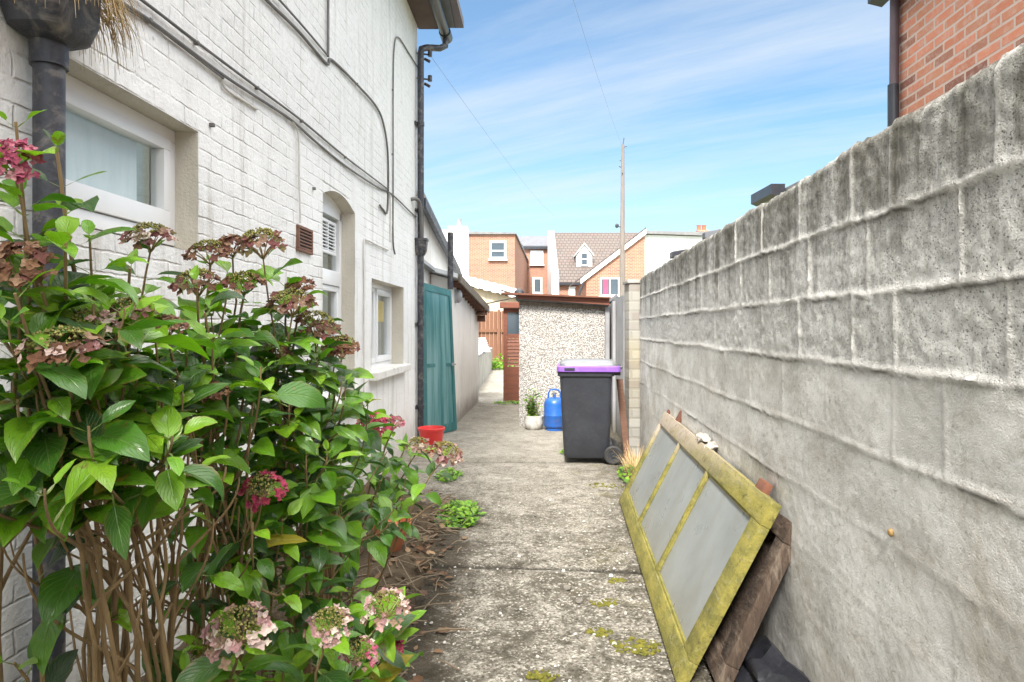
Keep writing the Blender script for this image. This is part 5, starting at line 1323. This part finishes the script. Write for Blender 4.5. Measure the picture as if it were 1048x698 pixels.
# stair of white pipes on the side wall
g = B()
for k in range(6):
    y_ = 42+k*2.2; xw = .185+(1.175)*(y_-40)/17-.05; g.tube([(xw, y_, 1.0), (xw, y_, 6.8-.2*k)], .05, 6)
    g.tube([(xw, y_, 5.6-.6*k), (xw, y_+1.6, 4.6-.5*k)], .05, 6)
g.obj('waste_pipes', 'upvc', h1)
# rear wing with slate roof
h2 = thing('terrace_house', 'narrow orange brick house wing with a grey slate roof and two white windows', 'house', (2.2, 56, 0))
B().box((1.05, 56, -.05), (3.25, 62, 8.35)).obj('wall', 'brick_orange', h2)
B().hexa([(.95, 55.8, 8.36), (3.3, 55.8, 8.36), (3.3, 60, 9.75), (.2, 60, 9.75)], [(.95, 55.8, 8.50), (3.3, 55.8, 8.50), (3.3, 60, 9.90), (.2, 60, 9.90)]).obj('roof', 'slate', h2)
B().box((.95, 55.7, 8.20), (3.32, 55.79, 8.42)).obj('gutter', 'black_plastic', h2)
fwin(h2, (543-CX)/F*56, (556-CX)/F*56, 6.9, 8.1, 55.96, hbars=(.5,), fr=.16, pane='curtain')
fwin(h2, (545-CX)/F*56, (555-CX)/F*56, 4.4, 5.8, 55.96, fr=.16)
# brown tiled house with a dormer
h3 = thing('tiled_house', 'house with a big brown tiled roof and one white dormer', 'house', (6, 48, 0))
B().box((3.42, 48, -.05), (14, 56, 4.74)).obj('wall', 'brick_orange', h3)
g = B().hexa([(3.45, 47.8, 4.72), (14.2, 47.8, 4.72), (14.2, 53, 9.05), (3.45, 53, 9.05)], [(3.45, 47.8, 4.84), (14.2, 47.8, 4.84), (14.2, 53, 9.20), (3.45, 53, 9.20)]); g.hexa([(3.45, 53, 9.05), (14.2, 53, 9.05), (14.2, 58.2, 4.72), (3.45, 58.2, 4.72)], [(3.45, 53, 9.20), (14.2, 53, 9.20), (14.2, 58.2, 4.84), (3.45, 58.2, 4.84)])
g.obj('roof', 'tile', h3)
B().hexa([(2.9, 47.7, -.05), (3.42, 47.7, -.05), (3.42, 53.2, -.05), (2.9, 53.2, -.05)], [(2.9, 47.7, 5.1), (3.42, 47.7, 5.1), (3.42, 53.2, 9.35), (2.9, 53.2, 9.35)]).obj('party_wall', 'farwhite', h3)
B().box((3.45, 47.66, 4.60), (14.2, 47.79, 4.76)).obj('gutter', 'black_plastic', h3)
Yd = 49.3; dx0, dx1 = (590-CX)/F*Yd, (606-CX)/F*Yd; dzb, dze, dza = 5.85, 6.95, 7.75; dm = (dx0+dx1)/2
g = B().prism([(dx0, Yd, dzb), (dx1, Yd, dzb), (dx1, Yd, dze), (dm, Yd, dza), (dx0, Yd, dze)], (0, 2.6, 0)); dor = g.obj('dormer', 'farwhite', h3)
fwin(h3, dm-.28, dm+.28, 6.15, 7.15, Yd-.03, fr=.08, hbars=(.5,), sill=False)
g = B(); g.hexa([(dx0-.12, Yd-.15, dze-.05), (dm, Yd-.15, dza+.02), (dm, Yd+2.6, dza+.02), (dx0-.12, Yd+2.6, dze-.05)], [(dx0-.12, Yd-.15, dze+.04), (dm, Yd-.15, dza+.12), (dm, Yd+2.6, dza+.12), (dx0-.12, Yd+2.6, dze+.04)])
g.hexa([(dx1+.12, Yd-.15, dze-.05), (dm, Yd-.15, dza+.02), (dm, Yd+2.6, dza+.02), (dx1+.12, Yd+2.6, dze-.05)], [(dx1+.12, Yd-.15, dze+.04), (dm, Yd-.15, dza+.12), (dm, Yd+2.6, dza+.12), (dx1+.12, Yd+2.6, dze+.04)]); g.obj('dormer_roof', 'farwhite', dor)
fwin(h3, (582-CX)/F*48, (593-CX)/F*48, 3.5, 4.5, 47.97, fr=.14, pane='curtain')
# gabled house with a white flank
h4 = thing('gabled_house', 'orange brick house with sloping white verge, white flank and pink window', 'house', (5.5, 34, 0))
gx0, gx1 = (600-CX)/F*34, 6.90; gz0, gz1 = 3.92, 6.36
B().prism([(gx0, 34, -.05), (gx1, 34, -.05), (gx1, 34, gz1), (gx0, 34, gz0)], (0, 6, 0)).obj('gable_wall', 'brick_orange', h4)
B().prism([(gx0-.3, 33.85, gz0-.17), (gx1+.05, 33.85, gz1-.02), (gx1+.05, 33.85, gz1+.24), (gx0-.3, 33.85, gz0+.09)], (0, .147, 0)).obj('verge_board', 'upvc', h4)
B().prism([(gx0-.35, 33.86, gz0+.06), (gx1+.04, 33.86, gz1+.25), (gx1+.04, 33.86, gz1+.33), (gx0-.35, 33.86, gz0+.14)], (0, 6.3, 0)).obj('roof', 'tile', h4)
B().prism([(gx1+.003, 34.1, -.05), (12.6, 34.1, -.05), (12.6, 34.1, 6.15), (gx1+.003, 34.1, 6.33)], (0, 5.8, 0)).obj('flank_wall', 'farwhite', h4)
B().prism([(gx1+.053, 33.9, 6.36), (12.7, 33.9, 6.17), (12.7, 33.9, 6.40), (gx1+.053, 33.9, 6.50)], (0, 6.3, 0)).obj('flank_roof', 'greyfelt', h4)
ch = B().box((9.75, 34.4, 6.1), (10.35, 35.0, 6.62), .02).obj('chimney', 'brick_orange', h4)
for x_ in (9.9, 10.18): B().lathe([(0, 6.62), (.12, 6.62), (.10, 6.85), (.13, 6.9), (0, 6.9)], (x_, 34.7, 0), 12).obj('chimney_pot', 'potclay', ch, True)
wn = fwin(h4, (614-CX)/F*34, (634-CX)/F*34, 3.12, 4.08, 33.97, fr=.08, bars=(.5,))
B().box((4.72, 33.935, 3.22), (4.98, 33.945, 3.98)).obj('pink_blind', 'pink', wn)
B().tube([P(597, 290, 33.8), P(593, 300, 33.8), P(593, 312, 33.8)], .06, 8).obj('downpipe', 'black_plastic', h4, True)

# telegraph pole
tp_ = thing('telegraph_pole', 'tall weathered telegraph pole rising in front of the gabled house', 'pole', (4.55, 27, 0))
B().tube([(4.55, 27, -.1), (4.55, 27, 4), (4.57, 27, 9.0)], [.13, .11, .065], 12).obj('shaft', 'pole', tp_, True)
g = B()
for i in range(5):
    z_ = 8.9-i*.28; a = i*1.1; g.tube([(4.57, 27, z_), (4.57+.16*math.cos(a), 27+.16*math.sin(a), z_+.06)], .018, 6)
g.tube([(4.57, 27, 9.0), (4.62, 27, 9.3)], .02, 6)
g.obj('step_irons', 'black_iron', tp_)
B().blob((4.33, 27, 5.68), .09, 1, .1, (1, 1, 1.2)).obj('insulator', 'black_iron', tp_, True)
g = B().tube([(4.56, 27, 5.6), (4.35, 27, 5.66)], .02, 6); g.obj('insulator_arm', 'black_iron', tp_)
# overhead lines
def sag(a, b, s_, n=24):
    a = Vector(a); b = Vector(b); return [a.lerp(b, i/n)-Vector((0, 0, 4*s_*(i/n)*(1-i/n))) for i in range(n+1)]
w1 = B().tube(sag(hwp(HEND+.04, .16, 4.98), (3.2, 45, 9.0), .3), .0022, 5).obj('overhead_cable', 'cable'); tag(w1, 'thin overhead cable leaving the insulators at the white house corner', 'cable')
w2 = B().tube(sag((-.06, 6, 6.5), (4.57, 27, 8.9), .2), .0022, 5).obj('overhead_cable', 'cable'); tag(w2, 'thin overhead wire crossing the sky to the telegraph pole', 'cable')
